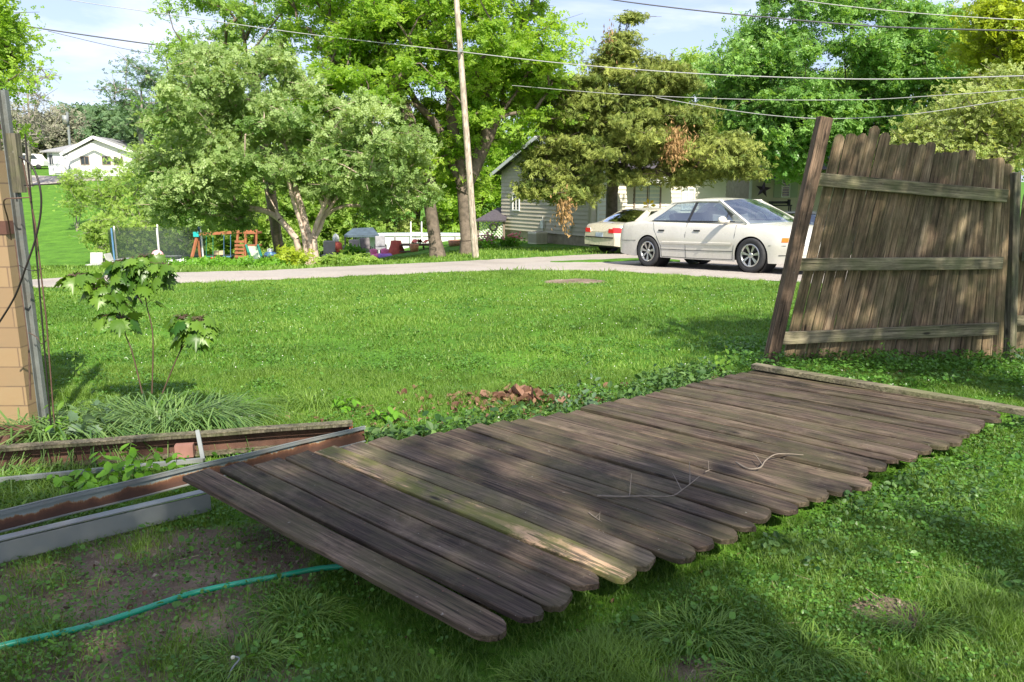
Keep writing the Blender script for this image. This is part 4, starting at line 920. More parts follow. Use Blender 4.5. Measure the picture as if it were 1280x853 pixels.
def sedan(name, label, paint, loc, rz, pitch=0, kind=0):
    t = thing(name, label, 'car', loc, rz); t.rotation_euler = (0, pitch, rz); OFF[t.name] = Vector((0, 0, 0))
    def ip(x, P): return float(np.interp(x, [q[0] for q in P], [q[1] for q in P]))
    def sm(x, P, d=.10): return (ip(x - d, P) + ip(x, P) * 2 + ip(x + d, P)) / 4
    SH = [(-2.52, .66), (-2.44, .86), (-2.30, .955), (-1.7, .985), (-1.0, .965), (0, .94), (.9, .92), (1.25, .90), (1.8, .815), (2.2, .72), (2.4, .62), (2.52, .50)]
    CR = [(-2.52, .02), (-2.3, .03), (-1.7, .04), (1.2, .05), (1.9, .07), (2.3, .05), (2.52, .01)]
    W = [(-2.52, .66), (-2.46, .76), (-2.3, .85), (-1.9, .895), (-1.3, .915), (0, .92), (1.3, .915), (1.9, .875), (2.2, .80), (2.4, .68), (2.5, .52), (2.54, .42)]
    BT = [(-2.52, .30), (-2.3, .26), (-1.9, .22), (1.9, .19), (2.3, .21), (2.52, .26)]
    ARX = (-1.385, 1.385); AR = .375
    def bot(x):
        z = ip(x, BT)
        for a in ARX:
            if abs(x - a) < AR: z = max(z, .315 + math.sqrt(AR ** 2 - (x - a) ** 2) - .0)
        return z
    def sy(x, z):
        sh = sm(x, SH); w = sm(x, W, .06); tt = (z - .2) / (sh - .2)
        return w * (1 - .035 * (1 - tt) ** 2 * 1.2 - .085 * max(0, tt - .45) ** 2 / .3 + .0)
    xsn = sorted(set([round(v, 3) for v in np.linspace(-2.52, 2.54, 92)] + [round(a + AR * math.cos(k * math.pi / 24) * s_, 4) for a in ARX for k in range(0, 13) for s_ in (-1, 1)]))
    rows = []
    for x in xsn:
        sh = sm(x, SH); b = bot(x); cr = ip(x, CR); L = []
        zs = [b + (sh - .03 - b) * (k / 10) for k in range(11)]
        for z in zs: L.append((x, sy(x, z), z))
        ye = sy(x, sh - .03)
        for k in range(1, 7):
            u = k / 6; L.append((x, ye * (1 - u) if k > 1 else ye * .965, sh - .03 + (.03 + cr * (1 - (1 - u) ** 2)) * (1 if k > 1 else .62)))
        rows.append(L + [(p[0], -p[1], p[2]) for p in L[-2::-1]])
    body = MB().grid(rows, True); n = len(rows[0])
    body.add(rows[0], [tuple(range(n))]); body.add(rows[-1], [tuple(range(n - 1, -1, -1))])
    bo = body.build('body', paint, t, local=True)
    # dark wheel wells + underbody
    ub = MB().box((0, 0, .32), (4.5, 1.45, .2))
    for a in ARX:
        for s_ in (-1, 1): ub.lathe([(.37, .52 * s_), (.37, .86 * s_)], 20, (a, 0, .33), 'y')
    ub.build('underbody', mBlackP, t, local=True)
    # greenhouse
    BF, RF, RR, BR = (1.22, .77, .925), (.36, .585, 1.365), (-.92, .575, 1.36), (-1.72, .76, 1.0)
    roof = []
    for i in range(13):
        u = i / 12; x = RF[0] + (RR[0] - RF[0]) * u; w = .60 + .02 * math.sin(u * math.pi); row = []
        for k in range(13):
            v = -1 + 2 * k / 12; row.append((x + .10 * (1 - v * v) * (1 - 2 * u), v * w, 1.365 + .065 * (1 - v ** 2) * (.6 + .4 * math.sin(u * math.pi)) + .02 * math.sin(u * math.pi) - (.02 if abs(v) > .99 else 0)))
        roof.append(row)
    MB().grid(roof, True).build('roof', paint, t, local=True)
    def screen(a, b, bow0, bow1, nm):
        rws = []
        for i in range(7):
            u = i / 6; row = []
            for k in range(11):
                v = -1 + 2 * k / 10; y = (a[1] + (b[1] - a[1]) * u) * v
                row.append((a[0] + (b[0] - a[0]) * u + (bow0 + (bow1 - bow0) * u) * (1 - v * v), y, a[2] + (b[2] - a[2]) * u + .03 * math.sin(u * math.pi) + .05 * (1 - v * v) * u))
            rws.append(row)
        MB().grid(rws, True).build(nm, mCarGlass, t, local=True)
    screen((1.24, .75, .925), (.38, .58, 1.355), .16, .10, 'windshield'); screen((-1.72, .70, 1.0), (-.92, .55, 1.35), -.14, -.08, 'rear_window')
    for s_ in (-1, 1):
        def sp(x, z): return (x, s_ * (.835 + (z - .95) * (.595 - .835) / .42), z)
        fw = [sp(.93, .955), sp(.40, 1.33), sp(-.20, 1.345), sp(-.24, .97)]
        rw = [sp(-.30, .97), sp(-.27, 1.345), sp(-.80, 1.325), sp(-1.30, 1.03), sp(-1.28, .99)]
        for wd_ in (fw, rw): MB().add(wd_, [tuple(range(len(wd_)))]).build('side_window', mCarGlass, t, local=True)
        pl = MB()
        pl.bar(Vector((1.24, s_ * .80, .915)), Vector((.36, s_ * .60, 1.375)), .055, .045); pl.tube([(.42, s_ * .598, 1.365), (-.2, s_ * .602, 1.385), (-.92, s_ * .59, 1.36)], .028, 8)
        q = [(-.78, s_ * .61, 1.36), (-1.33, s_ * .80, .99), (-1.95, s_ * .74, .97), (-1.72, s_ * .72, 1.02), (-.96, s_ * .56, 1.375)]
        pl.prism(q, (0, -s_ * .03, 0)); pl.build('pillar', paint, t, local=True)
        bk = MB().bar(sp(-.27, .96), sp(-.235, 1.35), .065, .012, (0, s_, 0)).bar(sp(.95, .962), sp(-1.33, .99), .012, .02); bk.bar(sp(.72, .97), sp(.70, 1.12), .02, .012, (0, s_, 0)); bk.build('window_trim', mBlackP, t, local=True)
        # mirror
        mb = MB(); mb.lathe([(.001, -.10), (.05, -.09), (.075, -.03), (.075, .03), (.05, .09), (.001, .10)], 12, (0, 0, 0), 'y'); mb.v = [(p[0] * .7 + .76, p[1] + s_ * .97, p[2] * .95 + 1.0) for p in mb.v]
        mb.bar((.80, s_ * .80, .965), (.77, s_ * .93, .985), .05, .04); mb.build('mirror', paint, t, local=True)
        # door seams, moulding
        sea = MB()
        def path(P, r_=.006, o=.001): return [Vector((x, s_ * (sy(x, z) + o), z)) for x, z in P]
        for P in ([(-.27, .93), (-.28, .7), (-.27, .45), (-.26, .235)], [(1.0, .90), (1.0, .7), (.98, .45), (.95, .235)], [(-1.26, .955), (-1.20, .8), (-1.08, .62), (-.98, .45), (-.97, .235)], [(-2.28, .56), (-2.1, .56), (-1.78, .565)], [(1.78, .52), (2.1, .52), (2.4, .53)], [(-.97, .235), (0, .228), (.95, .235)]):
            sea.tube(path(P), .0055, 5)
        sea.build('door_seam', mBlackP, t, local=True)
        ml_ = MB()
        for a, b in ((-.94, .94),):
            rws = [[(x, s_ * (sy(x, z) + o_), z) for (z, o_) in ((.505, .0), (.512, .014), (.55, .016), (.558, 0))] for x in np.linspace(a, b, 16)]; ml_.grid(rws, False)
        ml_.build('side_moulding', paint, t, local=True)
        dk = MB().tube(path([(-1.0, .395), (0, .385), (.96, .395)]), .006, 5); dk.build('sill_line', mBlackP, t, local=True)
        for hx in (-.98, .02):
            MB().bar((hx - .09 + .02, s_ * (sy(hx, .79) + .008), .79), (hx + .09, s_ * (sy(hx, .79) + .008), .787), .025, .03).build('door_handle', mBlackP if kind == 0 else paint, t, local=True)
        def patch(x0, x1, z0, z1, off, nm, mt, zz=None):
            rws = [[(x, s_ * (sy(x, z) + off), z) for z in np.linspace(z0 + (zz or 0) * (x - x0), z1 + (zz or 0) * (x - x0) * .4, 5)] for x in np.linspace(x0, x1, 9)]; MB().grid(rws, True).build(nm, mt, t, local=True)
        patch(2.03, 2.15, .585, .665, .006, 'side_marker', mOrange); patch(2.16, 2.515, .54, .65, .006, 'headlight', mClear, -.10)
        if kind: patch(-2.515, -2.16, .70, .86, .006, 'taillight', mRed)
        patch(1.98, 2.45, .335, .35, .004, 'bumper_scuff', mBlackP, .05)
    # front face: headlight return, grille, rear: plate, lights
    MB().box((2.50, 0, .56), (.09, .5, .10)).build('grille', mChrome, t, local=True)
    MB().box((-2.525, 0, .62), (.02, .32, .16)).build('plate', mPlate, t, local=True)
    for s_ in (-1, 1): MB().box((-2.515, s_ * .52, .76), (.03, .22, .13)).build('taillight', mRed, t, local=True)
    MB().tube([(-2.53, -.62, .55), (-2.56, 0, .55), (-2.53, .62, .55)], .02, 6).build('bumper_line', mBlackP, t, local=True)
    # seats and dash
    st = MB()
    for x, y in ((.05, .36), (.05, -.36)): st.box((x, y, .93), (.16, .5, .5), Matrix.Rotation(-.25, 3, 'Y')).box((x - .09, y, 1.18), (.09, .24, .16))
    st.box((-.95, 0, .93), (.16, 1.15, .42), Matrix.Rotation(-.35, 3, 'Y')); st.box((.95, 0, .90), (.45, 1.3, .12)); st.build('seats', mSeat, t, local=True, bevel=.03)
    MB().lathe([(.17, -.012), (.185, 0), (.17, .012), (.165, 0), (.17, -.012)], 16, (0, 0, 0), 'x').xf(Matrix.Translation((.62, .36, 1.0)) @ Matrix.Rotation(-.4, 4, 'Y')).build('steering_wheel', mBlackP, t, local=True)
    for a in ARX:
        for s_ in (-1, 1):
            ty = MB().lathe([(.215, -.09), (.25, -.105), (.30, -.108), (.322, -.095), (.330, -.06), (.330, .06), (.322, .095), (.30, .108), (.25, .105), (.215, .09), (.215, -.09)], 36, (0, 0, 0), 'y')
            ty.v = [(v[0] + a, v[1] + s_ * .805, v[2] + .33) for v in ty.v]
            w = bpy.data.objects.new('wheel', None); link(w, t); OFF[w.name] = Vector((0, 0, 0))
            ty.build('tyre', mTyre, w, local=True)
            rm = MB().lathe([(.222, .085), (.215, .095), (.195, .088), (.19, .05), (.19, -.02)], 36, (0, 0, 0), 'y').lathe([(.0005, .075), (.035, .08), (.055, .07), (.06, .04)], 16, (0, 0, 0), 'y')
            for k in range(7):
                an = 2 * math.pi * k / 7 + .2
                for da in (-.09, .09):
                    rm.bar((math.cos(an) * .04, .062, math.sin(an) * .04), (math.cos(an + da) * .205, .078, math.sin(an + da) * .205), .022, .026, (0, 1, 0))
            if s_ < 0: rm.v = [(v[0], -v[1], v[2]) for v in rm.v]
            rm.v = [(v[0] + a, v[1] + s_ * .815, v[2] + .33) for v in rm.v]; rm.build('rim', mRim, w, local=True)
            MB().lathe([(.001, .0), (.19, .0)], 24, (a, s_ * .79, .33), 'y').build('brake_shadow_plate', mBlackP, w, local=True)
    return t
def car_at(pxf, Yf_, pxr, Yr, **k):
    """place by the contact points of the two wheels on the camera-facing right side"""
    f = OG(pxf, Yf_); r = OG(pxr, Yr); h = (f - r); pit = -math.atan2(h.z, math.hypot(h.x, h.y)); rz = math.atan2(h.y, h.x)
    left = Vector((-math.sin(rz), math.cos(rz), 0)); mid = (f + r) / 2 + left * .80
    return sedan(loc=mid + Vector((0, 0, .03)), rz=rz, pitch=pit, **k)
mWhiteCar = M('pearl_white_paint', (.64, .61, .54), .28, .03, 3, coat=.6, dirtcol=(.55, .48, .38), dirtamt=.25)
mGoldCar = M('champagne_paint', (.58, .54, .43), .3, .04, 3, .25, coat=.6); mGreyCar = M('dark_grey_paint', (.12, .13, .15), .3, .05, 3, .3, coat=.6)
car_at(939, 14.5, 814.5, 16.75, name='parked_car', label='white four door sedan parked on the gravel drive', paint=mWhiteCar)
sedan(name='parked_car', label='champagne gold car seen from behind, parked beyond the white sedan', paint=mGoldCar, loc=OG(815, 26.0, .05), rz=R(38), kind=1)
sedan(name='parked_car', label='dark grey car mostly hidden behind the hood of the white sedan', paint=mGreyCar, loc=OG(1012, 27, -.05), rz=R(-40), kind=1)
# ================================================================ houses
def lap_wall(O, u, n, L, z0, zt, lap, xl=lambda z: 0, xr=None, dep=.04):
    """lap siding wall: O origin, u along, n outward"""
    O = Vector(O); u = Vector(u).normalized(); n = Vector(n).normalized(); mb = MB(); z = z0
    xr = xr or (lambda z: L)
    while z < zt - .01:
        z2 = min(z + lap, zt)
        def P(x, zz, o): return Vector((O.x, O.y, 0)) + u * x + n * o + Vector((0, 0, zz))
        a, b, c, d = P(xl(z), z, dep), P(xr(z), z, dep), P(xr(z2), z2, .003), P(xl(z2), z2, .003)
        mb.add([a, b, c, d], [(0, 1, 2, 3)]); mb.add([P(xl(z), z, 0), P(xr(z), z, 0), b, a], [(0, 1, 2, 3)])
        z = z2
    return mb
mSideG = M('grey_green_siding', (.52, .47, .36), .75, .05, 2, dirtcol=(.40, .36, .28), dirtamt=.3)
mSideC = M('cream_siding', (.68, .63, .52), .7, .05, 2); mSideO = M('olive_siding', (.58, .55, .38), .75, .08, 2)
mWhite = M('white_paint', (.78, .78, .74), .5, .04, 3); mRoofD = M('dark_shingles', (.075, .065, .075), .9, .3, 14, bump=.5); mRoofG = M('grey_shingles', (.27, .27, .27), .9, .15, 6)
mFound = M('block_foundation', (.34, .28, .20), .85, .2, 5, bump=.4); mGlassD, nt = nodes_of('window_glass')
p = nd(nt, 'ShaderNodeBsdfPrincipled'); p.inputs['Base Color'].default_value = (.03, .04, .045, 1); p.inputs['Roughness'].default_value = .06; out(nt, p.outputs[0])
mCurt = M('pale_curtain', (.5, .52, .52), .8, .1, 9); mTrimG = M('sage_shutter', (.36, .42, .28), .6, .06, 5); mTrimB = M('brown_frame', (.22, .17, .13), .6, .1, 5)
def window(parent, O, u, n, x0, x1, z0, z1, fm, pm=None, bars=1, fw=.06, shut=None, hbar=0):
    O = Vector(O); u = Vector(u).normalized(); n = Vector(n).normalized()
    def P(x, z, o=.045): return Vector((O.x, O.y, 0)) + u * x + n * o + Vector((0, 0, z))
    f = MB(); f.bar(P(x0 - fw / 2, z0), P(x1 + fw / 2, z0), .07, fw).bar(P(x0 - fw / 2, z1), P(x1 + fw / 2, z1), .07, fw).bar(P(x0, z0 + fw / 2), P(x0, z1 - fw / 2), fw, .065, n).bar(P(x1, z0 + fw / 2), P(x1, z1 - fw / 2), fw, .065, n)
    for k in range(bars): x = x0 + (x1 - x0) * (k + 1) / (bars + 1); f.bar(P(x, z0 + fw / 2), P(x, z1 - fw / 2), fw * .7, .05, n)
    if hbar: f.bar(P(x0 + fw / 2, (z0 + z1) / 2, .04), P(x1 - fw / 2, (z0 + z1) / 2, .04), .04, fw * .7)
    w = f.build('window', fm, parent)
    pn = MB().add([P(x0, z0, .03), P(x1, z0, .03), P(x1, z1, .03), P(x0, z1, .03)], [(0, 1, 2, 3)]).build('pane', pm or mGlassD, w)
    if shut:
        for (a, b) in ((x0 - fw - .34, x0 - fw), (x1 + fw, x1 + fw + .34)):
            s = MB().bar(P((a + b) / 2, z0 - .03, .04), P((a + b) / 2, z1 + .03, .04), b - a, .03, n)
            for k in range(9): zz = z0 + (z1 - z0) * (k + .5) / 9; s.bar(P(a + .04, zz, .06), P(b - .04, zz, .06), .02, .05)
            s.build('shutter', shut, parent)
    return w
# --- grey green gabled house
hO = PY(737, 296, 31.0); ug = Vector((-.5, .87, 0)).normalized(); ng = Vector((-.87, -.5, 0)).normalized(); uf = Vector((.87, .5, 0)).normalized(); nf = Vector((.5, -.87, 0)).normalized(); LG = 7.3; LF_ = 7.4
h1 = thing('house', 'grey green gabled house with cream front wall behind the cedar', 'house', (hO.x, hO.y, hO.z - .6))
zs = hO.z; ze = PY(737, 210, 31).z; zr = ze + 1.35
slope = lambda z: 0 if z <= ze else (z - ze) / (zr - ze) * LG / 2
lap_wall(hO, ug, ng, LG, zs, zr - .05, .17, lambda z: slope(z), lambda z: LG - slope(z)).build('gable_wall', mSideG, h1)
lap_wall(hO, uf, nf, LF_, zs, ze, .17).build('front_wall', mSideC, h1)
core = MB(); P_ = [hO.xy.to_3d() + ng * -.02 + nf * -.02]; P_ = [Vector((hO.x, hO.y, 0)) - ng * .03 - nf * .03]
q0 = P_[0]; q1 = q0 + ug * (LG - .06); q2 = q1 + uf * (LF_ - .06); q3 = q0 + uf * (LF_ - .06)
core.prism([Vector((q.x, q.y, zs - 1.6)) for q in (q0, q1, q2, q3)], (0, 0, 1.6 + (ze - zs))); core.build('foundation', mFound, h1)
rf = MB()
for (sgn) in (0, 1):
    a = Vector((hO.x, hO.y, 0)) + (nf * .45 if sgn == 0 else ug * (LG) - nf * .45) ; 
    zz = ze - .45 * (zr - ze) / (LG / 2)
    r0 = Vector((hO.x, hO.y, 0)) + ug * (LG / 2)
    A = a + ng * .35; Bq = a + uf * (LF_ + .3); C_ = r0 + uf * (LF_ + .3); D = r0 + ng * .35
    A.z = Bq.z = zz + .03; C_.z = D.z = zr + .03
    rf.prism([A, Bq, C_, D], (0, 0, .07))
    fb_ = MB()
rf.build('roof', mRoofD, h1)
tr = MB(); a = Vector((hO.x, hO.y, 0)); r0 = a + ug * (LG / 2) + ng * .38; r0.z = zr
e0 = a + nf * .45 + ng * .38; e0.z = zz; e1 = a + ug * LG - nf * .45 + ng * .38; e1.z = zz
tr.bar(e0, r0, .03, .16, (0, 0, 1)).bar(e1, r0, .03, .16, (0, 0, 1)); g_ = a + nf * .47; g_.z = zz; tr.bar(g_ + ng * .38, g_ + uf * (LF_ + .3), .1, .11); tr.build('fascia', mWhite, h1)
cb = MB(); cbp = Vector((hO.x, hO.y, 0)) + ng * .02 + nf * .02; cb.box((cbp.x, cbp.y, (zs + ze) / 2), (.10, .10, ze - zs), Matrix.Rotation(R(-30), 3, 'Z')); cb.build('corner_board', mSideG, h1)
zz2 = lambda py, Y: PY(700, py, Y).z
window(h1, hO, ug, ng, 5.55, 6.15, zz2(263, 36), zz2(243, 36), mWhite)
window(h1, hO, uf, nf, 2.2, 3.6, zz2(264, 32), zz2(231, 32), mTrimB, mCurt)
window(h1, hO, uf, nf, 4.8, 5.5, zz2(262, 33), zz2(236, 33), mWhite, mCurt)
dr = window(h1, hO, uf, nf, .35, 1.2, zs + .1, zs + 2.1, mWhite, mWhite, 0, .1); dr.name = 'door'
for x_, py_ in ((3.45, 281), (1.3, 279)):
    m_ = MB().box((0, 0, 0), (.22, .12, .34)); pz = Vector((hO.x, hO.y, 0)) + ug * x_ + ng * .08; Yq = pz.y; pz.z = PY(700, py_, Yq).z
    m_.xf(Matrix.Translation(pz) @ Matrix.Rotation(R(-60), 4, 'Z')).tube([pz + Vector((0, 0, .17)), pz + Vector((0, 0, 1.2 if x_ < 2 else .35))], .02, 6); m_.tube([pz - Vector((0, 0, .17)), pz - Vector((0, 0, .5))], .02, 6); m_.build('meter_box', mWhite, h1)
# awning over the door and front hanging decoration
aw = MB(); a0 = Vector((hO.x, hO.y, 0)) + uf * 1.7 + nf * .03; zA = PY(800, 219, 31.5).z
A = a0 + Vector((0, 0, zA)); B_ = a0 + uf * 2.4 + Vector((0, 0, zA)); aw.prism([A, B_, B_ + nf * .9 - Vector((0, 0, .22)), A + nf * .9 - Vector((0, 0, .22))], (0, 0, .05))
aw.bar(A + nf * .9 - Vector((0, 0, .26)), B_ + nf * .9 - Vector((0, 0, .26)), .03, .10); aw.build('awning', mWhite, h1)
fo = thing('flower_ornament', 'yellow flower ornament hanging in front of the cream house wall', 'ornament', PY(811, 258, 30.6)); fc = PY(811, 257, 30.6)
mYel = M('yellow_petals', (.85, .62, .03), .5, .1, 8); pm_ = MB()
for k in range(7):
    an = 2 * math.pi * k / 7; pm_.add([fc + Vector((math.cos(an) * .06, 0, math.sin(an) * .06)), fc + Vector((math.cos(an - .35) * .2, -.03, math.sin(an - .35) * .2)), fc + Vector((math.cos(an) * .28, -.05, math.sin(an) * .28)), fc + Vector((math.cos(an + .35) * .2, -.03, math.sin(an + .35) * .2))], [(0, 1, 2, 3)])
    pm_.add([fc + Vector((math.cos(an) * .05, -.04, -.42 + math.sin(an) * .05)), fc + Vector((math.cos(an - .4) * .12, -.06, -.42 + math.sin(an - .4) * .12)), fc + Vector((math.cos(an) * .17, -.05, -.42 + math.sin(an) * .17)), fc + Vector((math.cos(an + .4) * .12, -.06, -.42 + math.sin(an + .4) * .12))], [(0, 1, 2, 3)])
pm_.build('petals', mYel, fo); MB().tube([fc + Vector((0, 0, 1.0)), fc + Vector((0, 0, -.5))], .012, 5).build('cord', mDarkMetal, fo)
# AC unit
ac = OG(672, 33.2); act = thing('air_conditioner', 'beige air conditioner unit on the ground against the grey green gable wall', 'air conditioner', ac)
hh = PY(672, 290, 33.2).z - ac.z; acm = MB(); rot = Matrix.Rotation(R(-55), 3, 'Z'); acm.box(ac + Vector((0, 0, hh / 2)), (.62, .62, hh), rot); acm.build('cabinet', M('beige_metal', (.78, .72, .58), .5, .06, 4), act, bevel=.02)
gm = MB()
for k in range(9):
    for fx in (-1, 1):
        v = rot @ Vector((-.28 + .07 * k, .315 * fx, 0)); gm.bar(ac + v + Vector((0, 0, .06)), ac + v + Vector((0, 0, hh - .08)), .02, .02, (0, 1, 0))
        v = rot @ Vector((.315 * fx, -.28 + .07 * k, 0)); gm.bar(ac + v + Vector((0, 0, .06)), ac + v + Vector((0, 0, hh - .08)), .02, .02, (0, 1, 0))
gm.lathe([(.001, hh + .02), (.2, hh + .02), (.24, hh + .005)], 16, ac); gm.build('grille', M('beige_grille', (.35, .31, .23), .5, .06, 4), act)
# --- porch with lattice left of the house
pc = thing('lattice_porch', 'small lattice porch with dark lean-to roof at the left end of the gabled house', 'porch', OG(612, 37.5))
pa = OG(598, 37.2); pb = OG(630, 36.6); zt1 = PY(600, 277, 37).z; zt2 = PY(628, 262, 37).z
MB().prism([Vector((pa.x - .15, pa.y - .4, zt1)), Vector((pb.x + .1, pb.y - .2, zt1 + .02)), Vector((pb.x + .2, pb.y + 1.4, zt2)), Vector((pb.x - .35, pb.y + 1.6, zt2))], (0, 0, .06)).build('roof', mRoofD, pc)
la = MB(); Lx = pb.x - pa.x; zb_ = pa.z + .15; Hh = zt1 - zb_
nl = 9
for k in range(-nl, nl * 2):
    for sg in (1, -1):
        x0 = k * .16; x1 = x0 + sg * Hh
        p0 = [x0, 0.0]; p1 = [x1, Hh]
        # clip to 0..Lx
        def clipx(p, q, X0):
            t = (X0 - p[0]) / (q[0] - p[0]); return [X0, p[1] + (q[1] - p[1]) * t]
        if min(p0[0], p1[0]) > Lx or max(p0[0], p1[0]) < 0: continue
        if p0[0] < 0: p0 = clipx(p0, p1, 0)
        if p0[0] > Lx: p0 = clipx(p0, p1, Lx)
        if p1[0] < 0: p1 = clipx(p0, p1, 0)
        if p1[0] > Lx: p1 = clipx(p0, p1, Lx)
        d_ = (pb - pa); d_.z = 0
        f = lambda p: Vector((pa.x + d_.x * p[0] / Lx, pa.y + d_.y * p[0] / Lx - .012 * sg, zb_ + p[1]))
        if (f(p1) - f(p0)).length > .05: la.bar(f(p0), f(p1), .035, .01, (0, -1, 0))
la.build('lattice', mWhite, pc)
for q_ in (pa, pb): MB().bar(q_, Vector((q_.x, q_.y, zt1)), .09, .09, (0, 1, 0)).build('post', mTrimB, pc)
wr = PY(617, 284, 36.6); tag(MB().lathe([(.16, -.04), (.21, 0), (.16, .04), (.12, 0), (.16, -.04)], 18, wr, 'y').build('wreath', M('dark_wreath', (.03, .03, .02), .8)), 'dark wreath hanging on the lattice porch', 'wreath')
# --- olive house with star
h2 = thing('house', 'olive sided house with sage shutters behind the deep green maple', 'house', OG(990, 37.5))
oa = PY(936, 270, 38.5); u2 = Vector((1, -.12, 0)).normalized(); n2 = Vector((-.12, -1, 0)).normalized()
O2 = Vector((oa.x, oa.y, 0)); zt_ = PY(980, 214, 38).z; zg = -1.4; sc2 = 38.0 / 950
lap_wall(O2, u2, n2, 9, zg + .5, zt_, .12).build('wall', mSideO, h2)
MB().prism([O2 + Vector((.05, .05, zg - .4)), O2 + u2 * 9 + Vector((0, .05, zg - .4)), O2 + u2 * 9 + Vector((0, 6, zg - .4)), O2 + Vector((.05, 6, zg - .4))], (0, 0, zt_ - zg + .35)).build('foundation', mFound, h2)
r2 = MB(); A = O2 - u2 * .4 + n2 * .5; B_ = O2 + u2 * 9.4 + n2 * .5; A.z = B_.z = zt_; C_ = B_ - n2 * 3.6; C_.z = zt_ + 1.3; D = A - n2 * 3.6; D.z = zt_ + 1.3; r2.prism([A, B_, C_, D], (0, 0, .07)); r2.build('roof', mRoofD, h2)
MB().bar(A + n2 * .02, B_ + n2 * .02, .05, .14).build('fascia', mTrimB, h2)
MB().bar(O2 + n2 * .05 + Vector((0, 0, zg + .4)), O2 + n2 * .05 + Vector((0, 0, zt_ - .05)), .12, .06, n2).build('corner_board', mWhite, h2)
x_a = (PY(980, 240, 38).x - O2.x); x_b = (PY(989.5, 240, 38).x - O2.x)
window(h2, O2, u2, n2, x_a, x_b, PY(985, 246.5, 38).z, PY(985, 220.5, 38).z, mWhite, None, 0, .05, mTrimG, 1)
window(h2, O2, u2, n2, 4.6, 5.4, PY(985, 246.5, 38).z, PY(985, 220.5, 38).z, mWhite, None, 0, .05, mTrimG, 1)
sc_ = PY(954, 237, 38.1); sm_ = MB(); R1, R2_ = .40, .155; cF = sc_ + Vector((0, -.12, 0)); vs = []
for k in range(10):
    an = math.pi / 2 + k * math.pi / 5 - .12; rr_ = R1 if k % 2 == 0 else R2_; vs.append(sc_ + Vector((math.cos(an) * rr_, 0, math.sin(an) * rr_ * 1.05)))
vs.append(cF); vs.append(sc_ + Vector((0, .03, 0))); sm_.add(vs, [(k, (k + 1) % 10, 10) for k in range(10)] + [((k + 1) % 10, k, 11) for k in range(10)])
tag(sm_.build('star_decoration', M('dark_plum_metal', (.06, .035, .05), .5, .1, 5)), 'large dark five pointed star hung on the olive house wall', 'wall decoration')
tag(MB().tube(smooth_path([PY(952, 224, 38.0), PY(958, 225, 38.0), PY(964, 224, 38.0), PY(970, 222, 38.0)]), .06, 7).build('garland', M('blue_garland', (.04, .06, .28), .8, .3, 30)), 'small blue garland strung under the eave beside the star', 'garland')
bn = thing('porch_bench', 'dark bench below the shuttered window of the olive house', 'bench', PY(976, 258, 37.4)); bc = PY(976, 257, 37.4)
MB().box(bc, (1.0, .3, .06)).build('seat', mBlackP, bn); MB().box(bc + Vector((0, .2, .14)), (1.0, .05, .12)).box(bc + Vector((.42, .1, .15)), (.06, .3, .26)).box(bc + Vector((-.45, .1, .1)), (.06, .3, .2)).build('backrest', mBlackP, bn)
lg = MB()
for sx_ in (-.44, .44):
    for sy_ in (-.12, .12): lg.bar(bc + Vector((sx_, sy_, -.03)), bc + Vector((sx_, sy_, -.75)), .05, .05, (0, 1, 0))
lg.build('legs', mBlackP, bn)
# --- far white house on the hill
h3 = thing('house', 'distant white gabled house with grey roof on the green hillside', 'house', OG(105, 95))
k9 = 95 / 950.0
def Q(px, py, Y=95): return PY(px, py, Y)
base9 = Q(100, 219).z - 1.0
zE = Q(75, 189).z; pkx, pkz = Q(119, 173).x, Q(119, 173).z; xl9, xr9 = Q(86, 189).x, Q(168, 189).x
def slab(name, poly, dy, mat, par): return MB().prism(poly, (0, dy, 0)).build(name, mat, par)
gz_ = lambda z: (pkx - xl9) * (z - zE) / (pkz - zE)
zEl = zE - .2
wl = MB().prism([Vector((xl9, 95, base9)), Vector((xr9, 95, base9)), Vector((xr9, 95, zEl)), Vector((pkx, 95, pkz - .2)), Vector((xl9, 95, zEl))], (0, 9, 0)); wl.build('gable_wall', mWhite, h3)
xs0 = Q(46, 190).x
MB().prism([Vector((xs0, 97, base9)), Vector((xl9 - .01, 97, base9)), Vector((xl9 - .01, 97, Q(60, 190).z)), Vector((xs0, 97, Q(60, 190).z))], (0, 6, 0)).build('side_wall', M('grey_white_siding', (.50, .51, .53), .7), h3)
r9 = MB(); a9 = Vector((xl9 - .8, 94.5, zEl - .35)); p9 = Vector((pkx, 94.5, pkz)); c9 = Vector((xr9 + .8, 94.5, zEl - .35)); up = Vector((0, 0, .22))
r9.add([a9, p9, p9 + up, a9 + up, a9 + Vector((0, 10, 0)), p9 + Vector((0, 10, 0)), p9 + up + Vector((0, 10, 0)), a9 + up + Vector((0, 10, 0))], [(0, 1, 2, 3), (3, 2, 6, 7), (4, 7, 6, 5), (0, 4, 5, 1), (0, 3, 7, 4)])
r9.add([p9, c9, c9 + up, p9 + up, p9 + Vector((0, 10, 0)), c9 + Vector((0, 10, 0)), c9 + up + Vector((0, 10, 0)), p9 + up + Vector((0, 10, 0))], [(0, 1, 2, 3), (3, 2, 6, 7), (4, 7, 6, 5), (0, 4, 5, 1), (1, 5, 6, 2)])
r9.prism([Vector((xs0 - .5, 96.4, Q(60, 190).z)), Vector((xl9 + 1, 96.4, Q(60, 190).z)), Vector((pkx - 1.5, 101, pkz + .1)), Vector((xs0 + 1.2, 101, pkz - .5))], (0, 0, .15)); r9.build('roof', mRoofG, h3)
f9 = MB().bar(a9 + Vector((0, -.05, .1)), p9 + Vector((0, -.05, .1)), .08, .35).bar(p9 + Vector((0, -.05, .1)), c9 + Vector((0, -.05, .1)), .08, .35)
